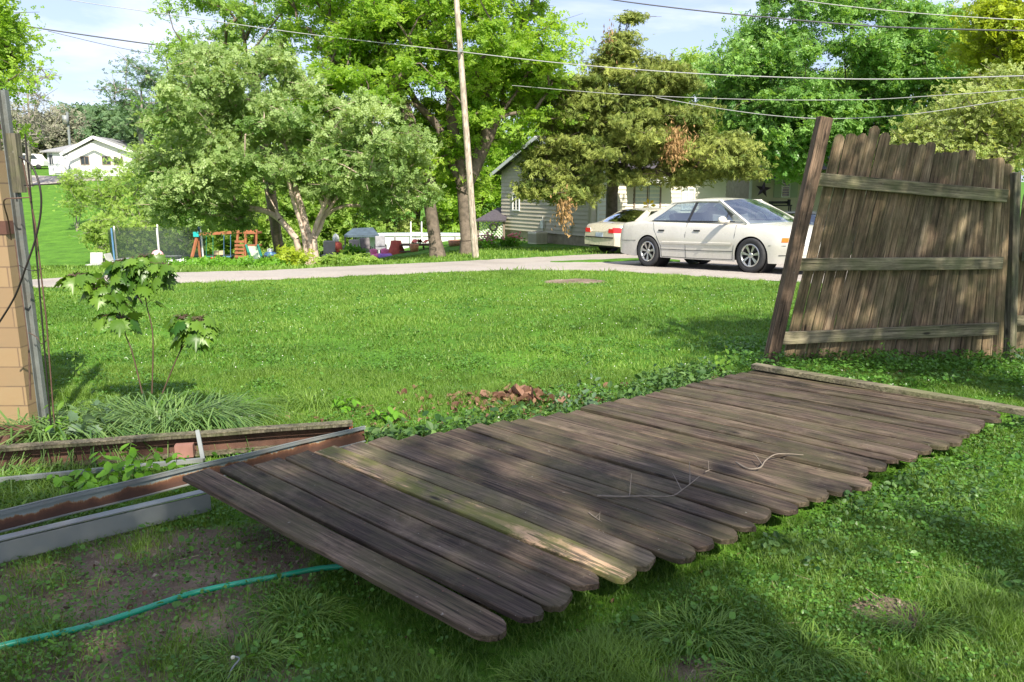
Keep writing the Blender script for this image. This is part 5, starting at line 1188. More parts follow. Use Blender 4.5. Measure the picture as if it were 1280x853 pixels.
# inner smaller porch gable
f9.bar(Vector((Q(85, 198).x, 94.2, Q(85, 198).z)), Vector((pkx, 94.2, Q(119, 181).z)), .08, .3).bar(Vector((pkx, 94.2, Q(119, 181).z)), Vector((Q(155, 198).x, 94.2, Q(155, 198).z)), .08, .3); f9.build('fascia', mWhite, h3)
MB().box(Vector((Q(62, 203).x, 96.9, Q(62, 203).z)), (1.3, .1, 2.5)).build('garage_door', mWhite, h3)
for px_ in (51, 54): MB().box(Vector((Q(px_, 199).x, 96.9, Q(px_, 199).z)), (.16, .1, 1.1)).build('window', mGlassD, h3)
for px_ in (101, 128, 143): window(h3, Vector((Q(px_, 200).x, 95, 0)), (1, 0, 0), (0, -1, 0), 0, 1.0, Q(1, 206).z, Q(1, 196).z, mTrimB, mGlassD, 1, .1)
h4 = thing('house', 'lime and white building far behind the grey post', 'house', OG(32, 120))
MB().box(OG(30, 120) + Vector((0, 0, 1.6)), (7, 6, 5.0)).build('wall', M('lime_siding', (.40, .55, .12), .7), h4); z4 = OG(30, 120).z + 4.1; x4 = OG(30, 120).x
MB().prism([Vector((x4 - 4, 116.5, z4)), Vector((x4 + 4, 116.5, z4)), Vector((x4, 116.5, z4 + 1.0))], (0, 7.5, 0)).build('roof', mWhite, h4)
v4 = thing('parked_van', 'white van parked beside the lime building far behind the grey post', 'van', OG(38, 108)); vb = OG(38, 108)
MB().prism([vb + Vector((-1.6, 0, .5)), vb + Vector((1.9, 0, .5)), vb + Vector((1.9, 0, 1.2)), vb + Vector((1.3, 0, 1.4)), vb + Vector((.8, 0, 2.1)), vb + Vector((-1.6, 0, 2.15))], (0, 1.8, 0)).build('body', mWhite, v4, bevel=.05)
MB().prism([vb + Vector((-1.3, -.01, 1.4)), vb + Vector((1.15, -.01, 1.4)), vb + Vector((.75, -.01, 1.95)), vb + Vector((-1.3, -.01, 1.95))], (0, .02, 0)).build('window', mGlassD, v4)
for dx in (-1, 1.2): MB().lathe([(.001, -.1), (.34, -.1), (.34, .1)], 16, vb + Vector((dx, 0, .38)), 'y').build('wheel', mTyre, v4)
# ================================================================ poles and lines
up_ = thing('utility_pole', 'tall bare wooden utility pole leaning slightly left at the lane edge', 'utility pole', OG(594.5, 22.6))
a = OG(595, 22.6, -.2); b = PY(570, -8, 22.6); b = a + (b - a) * 1.35
MB().tube([a.lerp(b, k / 8) for k in range(9)], list(np.linspace(.105, .068, 9)), 14).build('pole', WPole, up_)
hk = PY(576, 64, 22.5); MB().tube([hk + Vector((.05, .1, 0)), hk + Vector((0, -.12, 0))], .03, 8).box(hk + Vector((0, -.12, 0)), (.08, .06, .1)).build('insulator', mGalv, up_)
p2 = thing('utility_pole', 'distant thin utility pole with a small transformer above the far white house', 'utility pole', OG(86, 105))
q = PY(85.5, 174, 105); tp_ = PY(84, 140, 105); q.z = OG(86, 105).z; MB().tube([q, tp_], .17, 8).build('pole', mGalv, p2); MB().lathe([(.001, -.6), (.4, -.55), (.4, .55), (.001, .6)], 12, PY(82, 150, 104.8)).build('transformer', mGalv, p2)
def wire(label, pts, Y0, Y1, rad, mat):
    n = len(pts) - 1; tag(MB().tube(smooth_path([PY(p[0], p[1], Y0 + (Y1 - Y0) * (p[0] - pts[0][0]) / (pts[-1][0] - pts[0][0])) for p in pts], 6), rad, 6).build('power_line', mat), label, 'power line')
mWireL = M('bright_cable', (.42, .42, .41), .4, .05, 20); mWireD = M('dark_cable', (.10, .10, .11), .5, .1, 20)
wire('thick pale cable running from the utility pole to the right edge', [(577, 65), (700, 79), (850, 91), (1000, 97.5), (1130, 99), (1340, 93)], 22.5, 16, .0125, mWireL)
wire('thick pale cable running left from the utility pole through the tree', [(-60, -26), (85, 0), (250, 24), (370, 41), (470, 53), (577, 65)], 30, 22.5, .013, mWireL)
wire('lower dark wire in the upper left sky', [(-60, 14), (15, 30), (120, 46), (230, 61), (330, 74)], 34, 30, .028, mWireD)
wire('faint thin dark wire below the lower dark one in the upper left sky', [(60, 39), (140, 58), (220, 73), (300, 86)], 50, 46, .02, mWireD)
wire('dark wire crossing the sky above the cedar', [(700, -12), (766, 0), (860, 12), (950, 21), (1110, 34), (1340, 40)], 26, 20, .020, mWireD)
wire('thin pale wire highest on the right in front of the maple', [(985, -2), (1050, 7), (1150, 17), (1265, 24.5), (1340, 26)], 22, 20, .010, mWireL)
wire('thin grey wire just under the thick cable on the right', [(640, 107), (760, 117), (860, 122), (960, 125), (1060, 125), (1120, 123), (1340, 108)], 24, 18, .008, mWireL)
wire('thin pale wire sagging lowest behind the leaning post', [(820, 122), (900, 136), (970, 145), (1040, 148.5), (1130, 144), (1230, 130), (1340, 112)], 23, 18, .009, mWireL)
am = thing('antenna_mast', 'thin lattice antenna mast above the maple treetop', 'mast', OG(954, 80)); q = OG(954, 80); mm = MB(); top = PY(954, -20, 80).z
for (dx, dy) in ((-.35, 0), (.35, 0), (0, .5)): mm.bar(q + Vector((dx, dy, 0)), Vector((q.x + dx, q.y + dy, top)), .05, .05, (0, 1, 0))
z = q.z
while z < top - .7: mm.bar((q.x - .35, q.y, z), (q.x + .35, q.y, z + .7), .035, .035, (0, 1, 0)).bar((q.x + .35, q.y, z), (q.x - .35, q.y, z + .7), .035, .035, (0, 1, 0)); z += .7
mm.build('lattice', mGalv, am)
# ================================================================ playground (left, ~31-36 m)
mOr = M('orange_stained_wood', (.34, .125, .055), .6, .15, 6); mTeal = M('teal_plastic', (.02, .38, .38), .4); mGreenP = M('green_plastic', (.02, .20, .14), .4); mSlide = M('pale_green_slide', (.42, .55, .36), .35); mBlue = M('blue_plastic', (.10, .22, .40), .4); mPink = M('pink_plastic', (.80, .16, .35), .4); mPinkL = M('pale_pink_ball', (.75, .38, .40), .4, .1, 4); mPurp = M('purple_plastic', (.35, .15, .55), .4)
ss = thing('swing_set', 'orange wooden swing set with ladder and green slide', 'swing set', OG(280, 32)); YS = 32
fr = MB(); A = PY(247, 293, YS); B_ = PY(307, 289, YS); fr.bar(A, PY(322, 289, YS), .10, .12)
for (px_, dy) in ((240, -.6), (246, .5)): fr.bar(PY(px_, 338, YS) + Vector((0, dy, -.3)), A, .09, .09)
for (px_, dy) in ((298, -.35), (309, -.35), (299, .5), (312, .5)): fr.bar(PY(px_, 330, YS) + Vector((0, dy, -.45)), PY(px_ + (3 if px_ < 305 else 2), 290, YS) + Vector((0, dy, 0)), .085, .085)
fr.build('frame', mOr, ss)
ladd = MB()
for k in range(7): ladd.bar(PY(298, 329 - k * 4.6, YS) + Vector((0, -.42, 0)), PY(310, 329 - k * 4.6, YS) + Vector((0, -.42, 0)), .05, .09)
ladd.build('ladder', mOr, ss)
tw = MB().box(PY(316, 291, YS), (.55, .7, .07)); 
for dx in (-.22, .22): tw.bar(PY(317, 306, YS) + Vector((dx, -.3, 0)), PY(317, 289, YS) + Vector((dx, -.3, 0)), .07, .07, (0, 1, 0))
tw.box(PY(316, 307, YS), (.55, .7, .06)); tw.build('tower', mOr, ss)
sl = MB(); P = [PY(315, 308, YS - .4), PY(319, 320, YS - .7), PY(324, 331, YS - 1.1), PY(328, 334, YS - 1.5)]
sl.grid([[p + Vector((-.22, 0, 0)), p + Vector((.22, 0, 0))] for p in P]).grid([[p + Vector((-.22, 0, -.03)), p + Vector((.22, 0, -.03))] for p in P]); sl.build('slide', mSlide, ss)
rl = MB()
for dx in (-.24, .24): rl.tube([p + Vector((dx, 0, .05)) for p in P], .055, 6)
rl.build('slide_rail', mGreenP, ss)
MB().box(A + Vector((-.02, -.08, 0)), (.22, .12, .2)).build('bracket', mTeal, ss)
for k, px_ in enumerate((262, 284)):
    s_ = MB(); 
    for dx in (-.14, .14): s_.tube([PY(px_, 291, YS) + Vector((dx, 0, 0)), PY(px_, 321, YS) + Vector((dx, 0, 0))], .012, 5)
    s_.box(PY(px_, 321, YS), (.32, .16, .04)); s_.build('swing', mBlue if k else mGreenP, ss)
tr_ = thing('trampoline', 'round trampoline with dark safety net left of the swing set', 'trampoline', OG(195, 34)); tcn = PY(200, 325, 35); rd = 2.0
mNet, nt = nodes_of('dark_net'); df = nd(nt, 'ShaderNodeBsdfDiffuse'); df.inputs[0].default_value = (.05, .07, .06, 1); tp = nd(nt, 'ShaderNodeBsdfTransparent'); mx = nd(nt, 'ShaderNodeMixShader'); mx.inputs[0].default_value = .45; lk(nt, tp.outputs[0], mx.inputs[1]); lk(nt, df.outputs[0], mx.inputs[2]); out(nt, mx.outputs[0])
ht = PY(200, 283, 35).z - tcn.z
MB().lathe([(rd, .03), (rd, .9), (rd * 1.0, ht - .1)], 24, tcn).build('safety_net', mNet, tr_)
MB().lathe([(rd - .25, .02), (rd + .06, .03), (rd + .06, -.07), (rd - .25, -.05)], 28, tcn).build('frame', mWhite, tr_); MB().lathe([(.001, -.02), (rd - .2, -.02)], 28, tcn).build('mat', mBlackP, tr_)
for k in range(6):
    an = k * math.pi / 3 + .95; pp_ = tcn + Vector((math.cos(an) * (rd + .08), math.sin(an) * (rd + .08), 0)); MB().tube([pp_ + Vector((0, 0, -.95)), pp_ + Vector((0, 0, ht))], .038, 8).build('net_pole', mBlue if k % 3 == 0 else mWhite, tr_)
tag(MB().lathe([(.25 * math.sin(a_), -.25 * math.cos(a_)) for a_ in np.linspace(.01, math.pi - .01, 13)], 18, PY(197, 320, 32.4)).build('ball', mPinkL), 'pale pink play ball beside the trampoline pole', 'ball')
MB_ = thing('picnic_table', 'white folding table frame in front of the trampoline', 'table', OG(225, 31.5)); mb = MB().box(PY(222, 326, 31.5), (1.9, .6, .04)); mb.build('tabletop', mWhite, MB_)
for px_ in (193, 224, 240, 243): MB().bar(PY(px_, 337, 31.3) + Vector((0, 0, -.2)), PY(px_, 326, 31.3), .06, .05, (0, 1, 0)).build('leg', mWhite, MB_)
mWhC = M('dull_white_plastic', (.48, .48, .45), .5)
ct = thing('plastic_chair', 'white plastic chair low behind the maple sapling leaves', 'chair', OG(118, 31)); c0 = PY(118, 331, 31)
MB().box(c0, (.5, .45, .04)).build('seat', mWhC, ct); MB().box(c0 + Vector((0, .22, .25)), (.5, .04, .45), Matrix.Rotation(-.2, 3, 'X')).build('backrest', mWhC, ct)
for dx in (-.22, .22):
    for dy in (-.2, .2): MB().bar(c0 + Vector((dx, dy, 0)), c0 + Vector((dx, dy, -.45)), .05, .05, (0, 1, 0)).build('leg', mWhC, ct)
ct = thing('plastic_chair', 'white plastic lounge chair behind the sapling, right of the other white chair', 'chair', OG(150, 31)); c0 = PY(150, 332, 31)
MB().box(c0, (.9, .5, .04)).build('seat', mWhC, ct); MB().box(c0 + Vector((-.4, 0, .25)), (.04, .5, .5), Matrix.Rotation(-.3, 3, 'Y')).build('backrest', mWhC, ct)
for dx in (-.35, .4):
    for dy in (-.2, .2): MB().bar(c0 + Vector((dx, dy, 0)), c0 + Vector((dx, dy, -.45)), .05, .05, (0, 1, 0)).build('leg', mWhC, ct)
def toy(name, label, px, py, Y, mats, s=.3):
    t = thing(name, label, 'toy', OG(px, Y)); c = PY(px, py, Y)
    MB().lathe([(.001, -s * .5), (s * .8, -s * .45), (s, 0), (s * .7, s * .35), (.001, s * .4)], 14, c).build('body', mats[0], t)
    MB().lathe([(s * .4, s * .3), (s * .45, s * .8), (.001, s * .95)], 12, c).build('cabin', mats[1], t)
    for dx in (-1, 1): MB().lathe([(.001, -.05), (s * .35, -.05), (s * .35, .05), (.001, .05)], 12, c + Vector((dx * s * .7, -s * .8, -s * .4)), 'y').build('wheel', mBlackP, t)
    return t
toy('toy_car', 'blue and red ride-on toy under the swing set beam', 266, 328, 33, (mBlue, mRed), .32)
toy('toy_car', 'pink and white ride-on toy beside the white folding table', 229, 331, 33, (mPink, mWhite), .30)
toy('toy_car', 'red and white ride-on toy between the swings', 252, 329, 33.5, (mRed, mWhite), .25)
toy('toy_boat', 'white and blue toy hanging low near the multi trunk tree', 338, 318, 31, (mBlue, mWhite), .26)
st_ = thing('wooden_table', 'long low dark table with pale boxes behind the swing', 'table', OG(262, 36)); MB().box(PY(262, 320, 36), (2.4, .7, .06)).build('tabletop', mBlackP, st_)
for px_ in (234, 288): MB().box(PY(px_, 326, 36) + Vector((0, 0, -.1)), (.08, .6, .6)).build('leg', mBlackP, st_)
for k, px_ in enumerate((271, 277)): tag(MB().box(PY(px_, 316, 36), (.2, .2, .18)).build('box', M('pale_box%d' % k, (.6, .5, .3), .7)), ('left' if k == 0 else 'right') + ' one of two small pale boxes on the long dark table', 'box')
# ================================================================ pool yard (middle, ~36-44 m)
mPoolW = M('pool_wall_white', (.72, .74, .74), .5, .06, 3, dirtcol=(.5, .5, .48), dirtamt=.4); mTarp = M('blue_grey_tarp', (.07, .10, .13), .6, .3, 3); mRedC = M('red_cloth', (.50, .10, .07), .8, .2, 6); mWood2 = M('dark_table_wood', (.10, .055, .04), .7, .2, 8); mGreyC = M('grey_cushion', (.36, .31, .30), .9, .12, 5)
pl_ = thing('swimming_pool', 'oval above-ground pool with white panelled wall', 'pool', OG(530, 43)); pcn = PY(523, 300, 43); RP = 3.6; RQ = 1.3 / 3.6
ztop = PY(528, 294, 41.7).z; zbot = PY(528, 327, 41.7).z
rows = []
for zz_ in (zbot, ztop): rows.append([Vector((pcn.x + math.cos(k * math.pi / 32) * RP, pcn.y + math.sin(k * math.pi / 32) * RP * RQ, zz_)) for k in range(64)])
MB().grid(rows, True, True).build('pool_wall', mPoolW, pl_)
MB().lathe([(RP - .08, ztop), (RP + .1, ztop), (RP + .1, ztop - .07), (RP - .08, ztop - .07)], 64).xf(Matrix.Translation((pcn.x, pcn.y, 0)) @ Matrix.Diagonal((1, RQ, 1, 1))).build('top_rail', mWhite, pl_)
MB().lathe([(.001, ztop - .25), (RP - .02, ztop - .25)], 48).xf(Matrix.Translation((pcn.x, pcn.y, 0)) @ Matrix.Diagonal((1, RQ, 1, 1))).build('water', M('pool_water', (.05, .25, .30), .08), pl_)
for k in range(20):
    an = k * math.pi * 2 / 20; c = Vector((pcn.x + math.cos(an) * (RP + .05), pcn.y + math.sin(an) * (RP + .05) * RQ, 0)); MB().bar(c + Vector((0, 0, zbot)), c + Vector((0, 0, ztop - .07)), .10, .05, (math.cos(an), math.sin(an), 0)).build('upright', mRoofG, pl_)
ld_ = thing('pool_ladder', 'white pool ladder rising above the pool wall', 'ladder', PY(520, 300, 41.5))
lm = MB()
for px_ in (513.5, 527): lm.tube([PY(px_, 322, 41.2), PY(px_, 279, 41.6), PY(px_ , 277.5, 42), PY(px_, 295, 42.6)], .035, 6)
for py_ in (291, 298, 305, 312): lm.bar(PY(513.5, py_, 41.4), PY(527, py_, 41.4), .05, .05)
lm.build('rails', mWhite, ld_)
gzb = thing('gazebo', 'small shelter with blue grey tarp roof and black poles', 'gazebo', OG(452, 42)); YG = 42
tq = [PY(430, 294, YG - .8), PY(474, 294, YG - .8), PY(474, 294, YG + 1.6), PY(430, 294, YG + 1.6)]; ap0, ap1 = PY(441, 285.5, YG + .4), PY(466, 284.5, YG + .4)
MB().add(tq + [ap0, ap1], [(0, 1, 5, 4), (2, 3, 4, 5), (1, 2, 5), (3, 0, 4)]).add([v + Vector((0, 0, -.12)) for v in tq] + tq, [(0, 1, 5, 4), (1, 2, 6, 5), (2, 3, 7, 6), (3, 0, 4, 7)]).build('canopy', mTarp, gzb)
for v in tq: MB().bar(Vector((v.x * .995, v.y, v.z - .1)), Vector((v.x * .995, v.y, OG(452, 42).z)), .07, .07, (0, 1, 0)).build('pole', mBlackP, gzb)
def patio_chair(label, px, Y, zoff=0, rz=0, mat=None, s=.9):
    g = OG(px, Y); t = thing('patio_chair', label, 'chair', g, rz, None); OFF[t.name] = Vector((0, 0, 0)); mat = mat or mGreyC
    MB().box((0, 0, .42 * s), (.55 * s, .5 * s, .12 * s)).build('seat', mat, t, local=True, bevel=.02); MB().box((0, .25 * s, .78 * s), (.55 * s, .12 * s, .62 * s), Matrix.Rotation(-.15, 3, 'X')).build('backrest', mat, t, local=True, bevel=.10)
    for dx in (-.3, .3): MB().tube([(dx * s, -.28 * s, 0), (dx * s, -.24 * s, .6 * s), (dx * s, .2 * s, .62 * s), (dx * s, .3 * s, 0)], .025 * s, 6).build('leg_frame', mDarkMetal, t, local=True)
    return t
patio_chair('cushioned grey pink patio chair right of the multi trunk tree', 411, 34, s=.98); patio_chair('faded pink patio chair between the grey chair and the pool', 442, 36); patio_chair('dark patio chair in front of the left end of the pool', 458, 36.5, rz=.4, mat=M('dark_mesh', (.20, .18, .18), .8)); patio_chair('small dark patio chair left of the pink toys', 430, 35, rz=-.5, mat=M('dark_mesh2', (.26, .22, .21), .8), s=.7); patio_chair('grey folding chair beside the pool wall near the toys', 476, 37.5, rz=.2, mat=M('grey_mesh', (.28, .28, .30), .8))
toy('toy_car', 'bright pink ride-on toy, the left of the two pink ones by the pool', 467, 321, 35.5, (mPink, mPink), .40); toy('toy_car', 'pink ride-on toy with purple base, the right of the two by the pool', 481, 321, 35.5, (mPurp, mPink), .42)
rc = thing('draped_chair', 'chair draped with a bright red cloth in front of the pool', 'chair', OG(495, 36.5)); c = PY(495, 312, 36.5)
P = [[c + Vector((math.cos(a_) * (.20 + .08 * k + .05 * math.sin(a_ * 5 + k)), math.sin(a_) * (.2 + .07 * k), .42 - .24 * k)) for a_ in np.linspace(0, 2 * math.pi, 25)[:-1]] for k in range(4)]
MB().grid(P, True, True).add(P[0], [tuple(range(24))]).build('cloth', mRedC, rc); MB().bar(c + Vector((-.35, 0, -.3)), OG(486, 36.5), .05, .05).bar(c + Vector((.3, 0, -.3)), OG(503, 36.5), .05, .05).build('legs', mDarkMetal, rc)
tb_ = thing('picnic_table', 'dark wooden picnic table in front of the pool beside the leaning trunk', 'table', OG(524, 36.5)); c = PY(524, 306, 36.5)
MB().box(c, (1.7, .8, .07)).build('tabletop', mWood2, tb_); MB().box(c + Vector((0, -.65, -.28)), (1.7, .25, .05)).build('bench_seat', mWood2, tb_)
for px_ in (513, 521, 529, 537): MB().bar(PY(px_, 306, 36.4), OG(px_ + 1, 36.2), .07, .07).build('leg', mWood2, tb_)
tag(MB().grid([[PY(514 + i * 3, 302 + 2.4 * math.sin(i * 1.3 + j), 36.3 + j * .25) + Vector((0, 0, .04 * math.sin(i * 2.1 + j * 2))) for i in range(9)] for j in range(4)]).build('red_towel', mRedC), 'crumpled red towel heaped on the dark picnic table', 'towel')
tag(MB().lathe([(.001, 0), (.18, 0), (.22, .35), (.19, .36), (.17, .05)], 14, OG(518, 35.6)).build('flower_pot', M('terracotta', (.55, .24, .13), .8)), 'terracotta pot on the grass under the dark picnic table', 'pot')
tag(MB().lathe([(.001, 0), (.3, 0), (.34, .25), (.3, .26), (.28, .04)], 14, OG(569, 36)).build('flower_pot', M('terracotta2', (.42, .2, .13), .8)), 'low terracotta pot before the white pool between the two trunks', 'pot')
gl_ = thing('garden_gnome', 'small red and white garden figure above the patio chair', 'ornament', OG(420, 37)); c = PY(420, 302, 37)
MB().lathe([(.001, -.5), (.3, -.5), (.28, -.1), (.15, .0)], 12, c).build('body', mRedC, gl_); MB().lathe([(.14, .0), (.17, .15), (.12, .3), (.001, .4)], 12, c).build('head', mWhite, gl_); MB().bar(c - Vector((0, 0, .5)), OG(420, 37), .12, .12, (0, 1, 0)).build('stand', mRoofG, gl_)
pf = OG(660, 30); rng2 = np.random.default_rng(3)
for k, (px_, Yd, lab) in enumerate([(611, 29, 'pink flowering plant by the lattice porch'), (642, 30.5, 'orange pink flowering plant by the house foundation')]):
    b_ = OG(px_, Yd); t = thing('flower_plant', lab, 'plant', b_); n = 30; pos = np.array(b_) + rng2.normal(size=(n, 3)) * [.16, .12, .10] + [0, 0, .45]; e = np.eye(3)
    V, L, C, K = scatter(OCT, pos, np.tile(e[1] * .11, (n, 1)), np.tile(e[0] * .11, (n, 1)), np.tile(e[2] * .1, (n, 1))); np_obj('blossom', V, L, C, M('blossom%d' % k, (.75, .22, .22) if k else (.75, .3, .4), .7), t)
    pos = np.array(b_) + rng2.normal(size=(120, 3)) * [.2, .15, .14] + [0, 0, .25]; nr = unit(rng2.normal(size=(120, 3)) + [0, -.4, 1]); a_, bb_ = basis(nr, rng2); V, L, C, K = scatter(OVAL, pos, a_ * .12, bb_ * .08, nr * .12); np_obj('leaves', V, L, C, LFlime, t, tint=rng2.random(120 * K))
# ================================================================ trees
def TP(px, py, Y): return np.array(PY(px, py, Y))
def rr(px, Y): return px * Y / 950
def tb3(px, Y): v = OG(px, Y, -.1); return (v.x, v.y, v.z)
# 1 multi-trunk soft green tree
Y1 = 22.5; b = tb3(388, Y1)
B = np.array(b)
tks = [[B + [-.3, 0, 0], TP(372, 300, Y1), TP(352, 275, Y1), TP(333, 240, Y1 + .3), TP(325, 200, Y1 + .5)], [B + [-.1, 0, 0], TP(378, 290, Y1 - .1), TP(370, 262, Y1 - .2), TP(360, 225, Y1 - .3), TP(350, 190, Y1)],
       [B + [.05, 0, 0], TP(384, 290, Y1), TP(372, 245, Y1), TP(362, 205, Y1), TP(352, 165, Y1)], [B + [.2, 0, 0], TP(388, 305, Y1), TP(398, 275, Y1), TP(405, 258, Y1), TP(420, 225, Y1)], [B + [.25, -.1, 0], TP(392, 300, Y1), TP(404, 272, Y1 + .3), TP(425, 245, Y1 + .6), TP(440, 215, Y1 + .8)]]
tree('leafy_tree', 'soft green spreading tree with several pale trunks at the lane edge', 'tree', b,
     [(TP(290, 175, Y1), (rr(105, Y1), 2.3, rr(85, Y1)), 1.0), (TP(430, 188, Y1), (rr(112, Y1), 2.2, rr(78, Y1)), 1.15), (TP(300, 105, Y1 + .5), (rr(75, Y1), 1.8, rr(55, Y1)), .5), (TP(255, 215, Y1), (rr(62, Y1), 1.6, rr(72, Y1)), .55), (TP(488, 215, Y1), (rr(50, Y1), 1.8, rr(50, Y1)), .35)],
     215, 330, .11, LFapple, mBarkPale, .095, 101, .36, .15, tks, minz=PY(400, 296, Y1).z, hollow=.25)
# 2 tall bright airy tree
Y2 = 25.5; b = tb3(585, Y2)
tree('leafy_tree', 'tall airy bright green tree behind the utility pole', 'tree', b,
     [(TP(560, 60, Y2), (rr(150, Y2), 3.3, rr(120, Y2)), 1.5), (TP(645, 95, Y2 + .5), (rr(82, Y2), 2.6, rr(90, Y2)), .65), (TP(570, 185, Y2 + 1.0), (rr(55, Y2), 2.0, rr(58, Y2)), .3), (TP(600, -70, Y2), (rr(120, Y2), 3, rr(90, Y2)), .6)],
     200, 260, .15, LFwalnut, mBark, .26, 102, .50, .1, [[np.array(b), TP(578, 230, Y2), TP(565, 150, Y2), TP(560, 60, Y2), TP(565, -60, Y2)], [TP(578, 235, Y2), TP(548, 160, Y2), TP(520, 130, Y2), TP(490, 80, Y2)], [TP(578, 240, Y2), TP(610, 170, Y2), TP(660, 90, Y2)]], flat=.45, upb=1.0, hollow=.15, minz=PY(590, 262, Y2).z)
Y3 = 24.6; b = tb3(546, Y3)
tree('leafy_tree', 'tall tree with leaning grey trunk in front of the pool', 'tree', b,
     [(TP(480, 60, Y3 + 1), (rr(120, Y3), 3.0, rr(75, Y3)), 1.1), (TP(430, 5, Y3 + 2), (rr(130, Y3), 3.0, rr(75, Y3)), 1.0), (TP(520, 205, Y3 + .5), (rr(70, Y3), 2.0, rr(50, Y3)), .4), (TP(420, 140, Y3 + 3), (rr(110, Y3), 2.0, rr(55, Y3)), .6)],
     125, 220, .15, LFwalnut, mBark, .28, 103, .5, .1, [[np.array(b), TP(540, 275, Y3), TP(535, 225, Y3), TP(515, 160, Y3), TP(490, 90, Y3 + .5), TP(470, 20, Y3 + 1)], [TP(535, 225, Y3), TP(470, 95, Y3 + 1.4), TP(430, 20, Y3 + 2)]], flat=.45, upb=1.0, hollow=.15, minz=PY(590, 268, Y3).z)
Y4 = 30; b = tb3(352, Y4 + 4)
tree('leafy_tree', 'tall dark limbed tree behind the soft green tree at upper left', 'tree', b,
     [(TP(300, 70, Y4), (rr(95, Y4), 3, rr(85, Y4)), 1.0), (TP(350, 5, Y4), (rr(110, Y4), 3, rr(75, Y4)), 1.0), (TP(240, 85, Y4), (rr(50, Y4), 2.2, rr(40, Y4)), .3)],
     75, 190, .14, LFwalnut2, mBark, .22, 104, .5, .1, [[np.array(b), TP(335, 220, Y4), TP(330, 150, Y4), TP(310, 80, Y4), TP(300, 20, Y4)]], flat=.5, hollow=.1)
# 3 cedar
Y5 = 28.3; b = tb3(765, Y5)
def rust(t, rg):
    for (px, py, n, sx, sz) in ((845, 182, 700, .30, .42), (706, 265, 420, .22, .42), (762, 62, 220, .15, .5), (765, 95, 200, .2, .3)):
        c = TP(px, py, Y5 - 3.4 if py > 100 else Y5 - 1.9); pos = c + rg.normal(size=(n, 3)) * [sx * .7, .3, sz * .7]; nr = unit(rg.normal(size=(n, 3)) + [0, -.5, .3]); ad = rg.normal(size=(n, 3)) * .5; ad[:, 2] -= 1.5; a, bq = basis(nr, rg, ad)
        s = rg.uniform(.1, .2, n)[:, None]; V, L, C, K = scatter(DIAMOND, pos, a * s, bq * s * .3, nr * s); np_obj('dead_foliage', V, L, C, LFrust, t, tint=np.repeat(rg.random(n), K))
tree('cedar_tree', 'wide olive gold cedar with rusty brown patches in front of the house', 'tree', b,
     [(TP(780, 168, Y5 - 1.6), (rr(108, Y5 - 1.7), 2.5, rr(54, Y5)), 1.4), (TP(700, 196, Y5 - 1.8), (rr(42, Y5), 1.2, rr(26, Y5)), .3), (TP(705, 232, Y5 - 2.2), (rr(50, Y5), 1.2, rr(16, Y5)), .26), (TP(885, 196, Y5 - 1.7), (rr(50, Y5), 2.0, rr(34, Y5)), .5), (TP(922, 210, Y5 - 1.9), (rr(26, Y5), 1.0, rr(12, Y5)), .12),
      (TP(777, 45, Y5 - 1.7), (rr(24, Y5), .7, rr(34, Y5)), .11), (TP(768, 85, Y5 - 1.7), (rr(22, Y5), .8, rr(22, Y5)), .08), (TP(832, 88, Y5 - 1.7), (rr(34, Y5), 1.0, rr(20, Y5)), .13), (TP(735, 115, Y5 - 1.7), (rr(60, Y5), 1.6, rr(22, Y5)), .26), (TP(800, 105, Y5 - 1.7), (rr(60, Y5), 1.6, rr(24, Y5)), .24)],
     330, 300, .18, LFcedar, mBark, .22, 105, .42, .28, [[np.array(b), TP(765, 240, Y5), TP(768, 160, Y5 - .6), TP(772, 90, Y5 - 1.2), TP(776, 18, Y5 - 1.6)]], upb=.3, flat=.32, hollow=.15, tmin=.016, extra=rust, minz=PY(700, 262, Y5).z)
# 4 maples at right
Y6 = 33; b = tb3(1075, Y6)
tree('maple_tree', 'huge deep green maple filling the upper right', 'tree', b,
     [(TP(1050, 90, Y6), (rr(165, Y6), 4.0, rr(125, Y6)), 2.2), (TP(1000, 152, Y6 - 1), (rr(75, Y6), 2.0, rr(44, Y6)), .5), (TP(1170, 120, Y6), (rr(110, Y6), 3.2, rr(110, Y6)), 1.1), (TP(940, 100, Y6), (rr(55, Y6), 2.2, rr(68, Y6)), .55)],
     380, 330, .17, LFmaple, mBark, .40, 106, .55, .25, None, hollow=.5, upb=.5, minz=PY(1000, 212, Y6).z)
b = tb3(1150, 44)
tree('maple_tree', 'mid green tree behind the huge maple at the right', 'tree', b, [(TP(1150, 150, 44), (rr(170, 44), 4, rr(90, 44)), 1)], 190, 230, .24, LFwalnut2, mBark, .35, 107, .8, .1, None, hollow=.6)
b = tb3(905, 46)
tree('leafy_tree', 'green tree behind the right side of the cedar', 'tree', b, [(TP(880, 130, 46), (rr(75, 46), 3, rr(65, 46)), 1)], 90, 230, .24, LFwood, mBark, .3, 108, .75, .1, None, hollow=.5)
b = tb3(1262, 26)
tree('leafy_tree', 'yellow green sunlit tree at the right edge', 'tree', b, [(TP(1262, 60, 26), (rr(62, 26), 2, rr(85, 26)), 1)], 90, 260, .14, LFyellow, mBark, .2, 109, .5, .1, None, hollow=.3)
b = tb3(1215, 22)
tree('bushy_tree', 'thin olive green shrubby tree behind the standing fence', 'tree', b, [(TP(1235, 155, 22), (rr(85, 22), 1.8, rr(62, 22)), 1), (TP(1155, 185, 22), (rr(50, 22), 1.4, rr(38, 22)), .3)], 130, 200, .09, LFolive, mBark, .09, 110, .42, 0, None, hollow=.2)
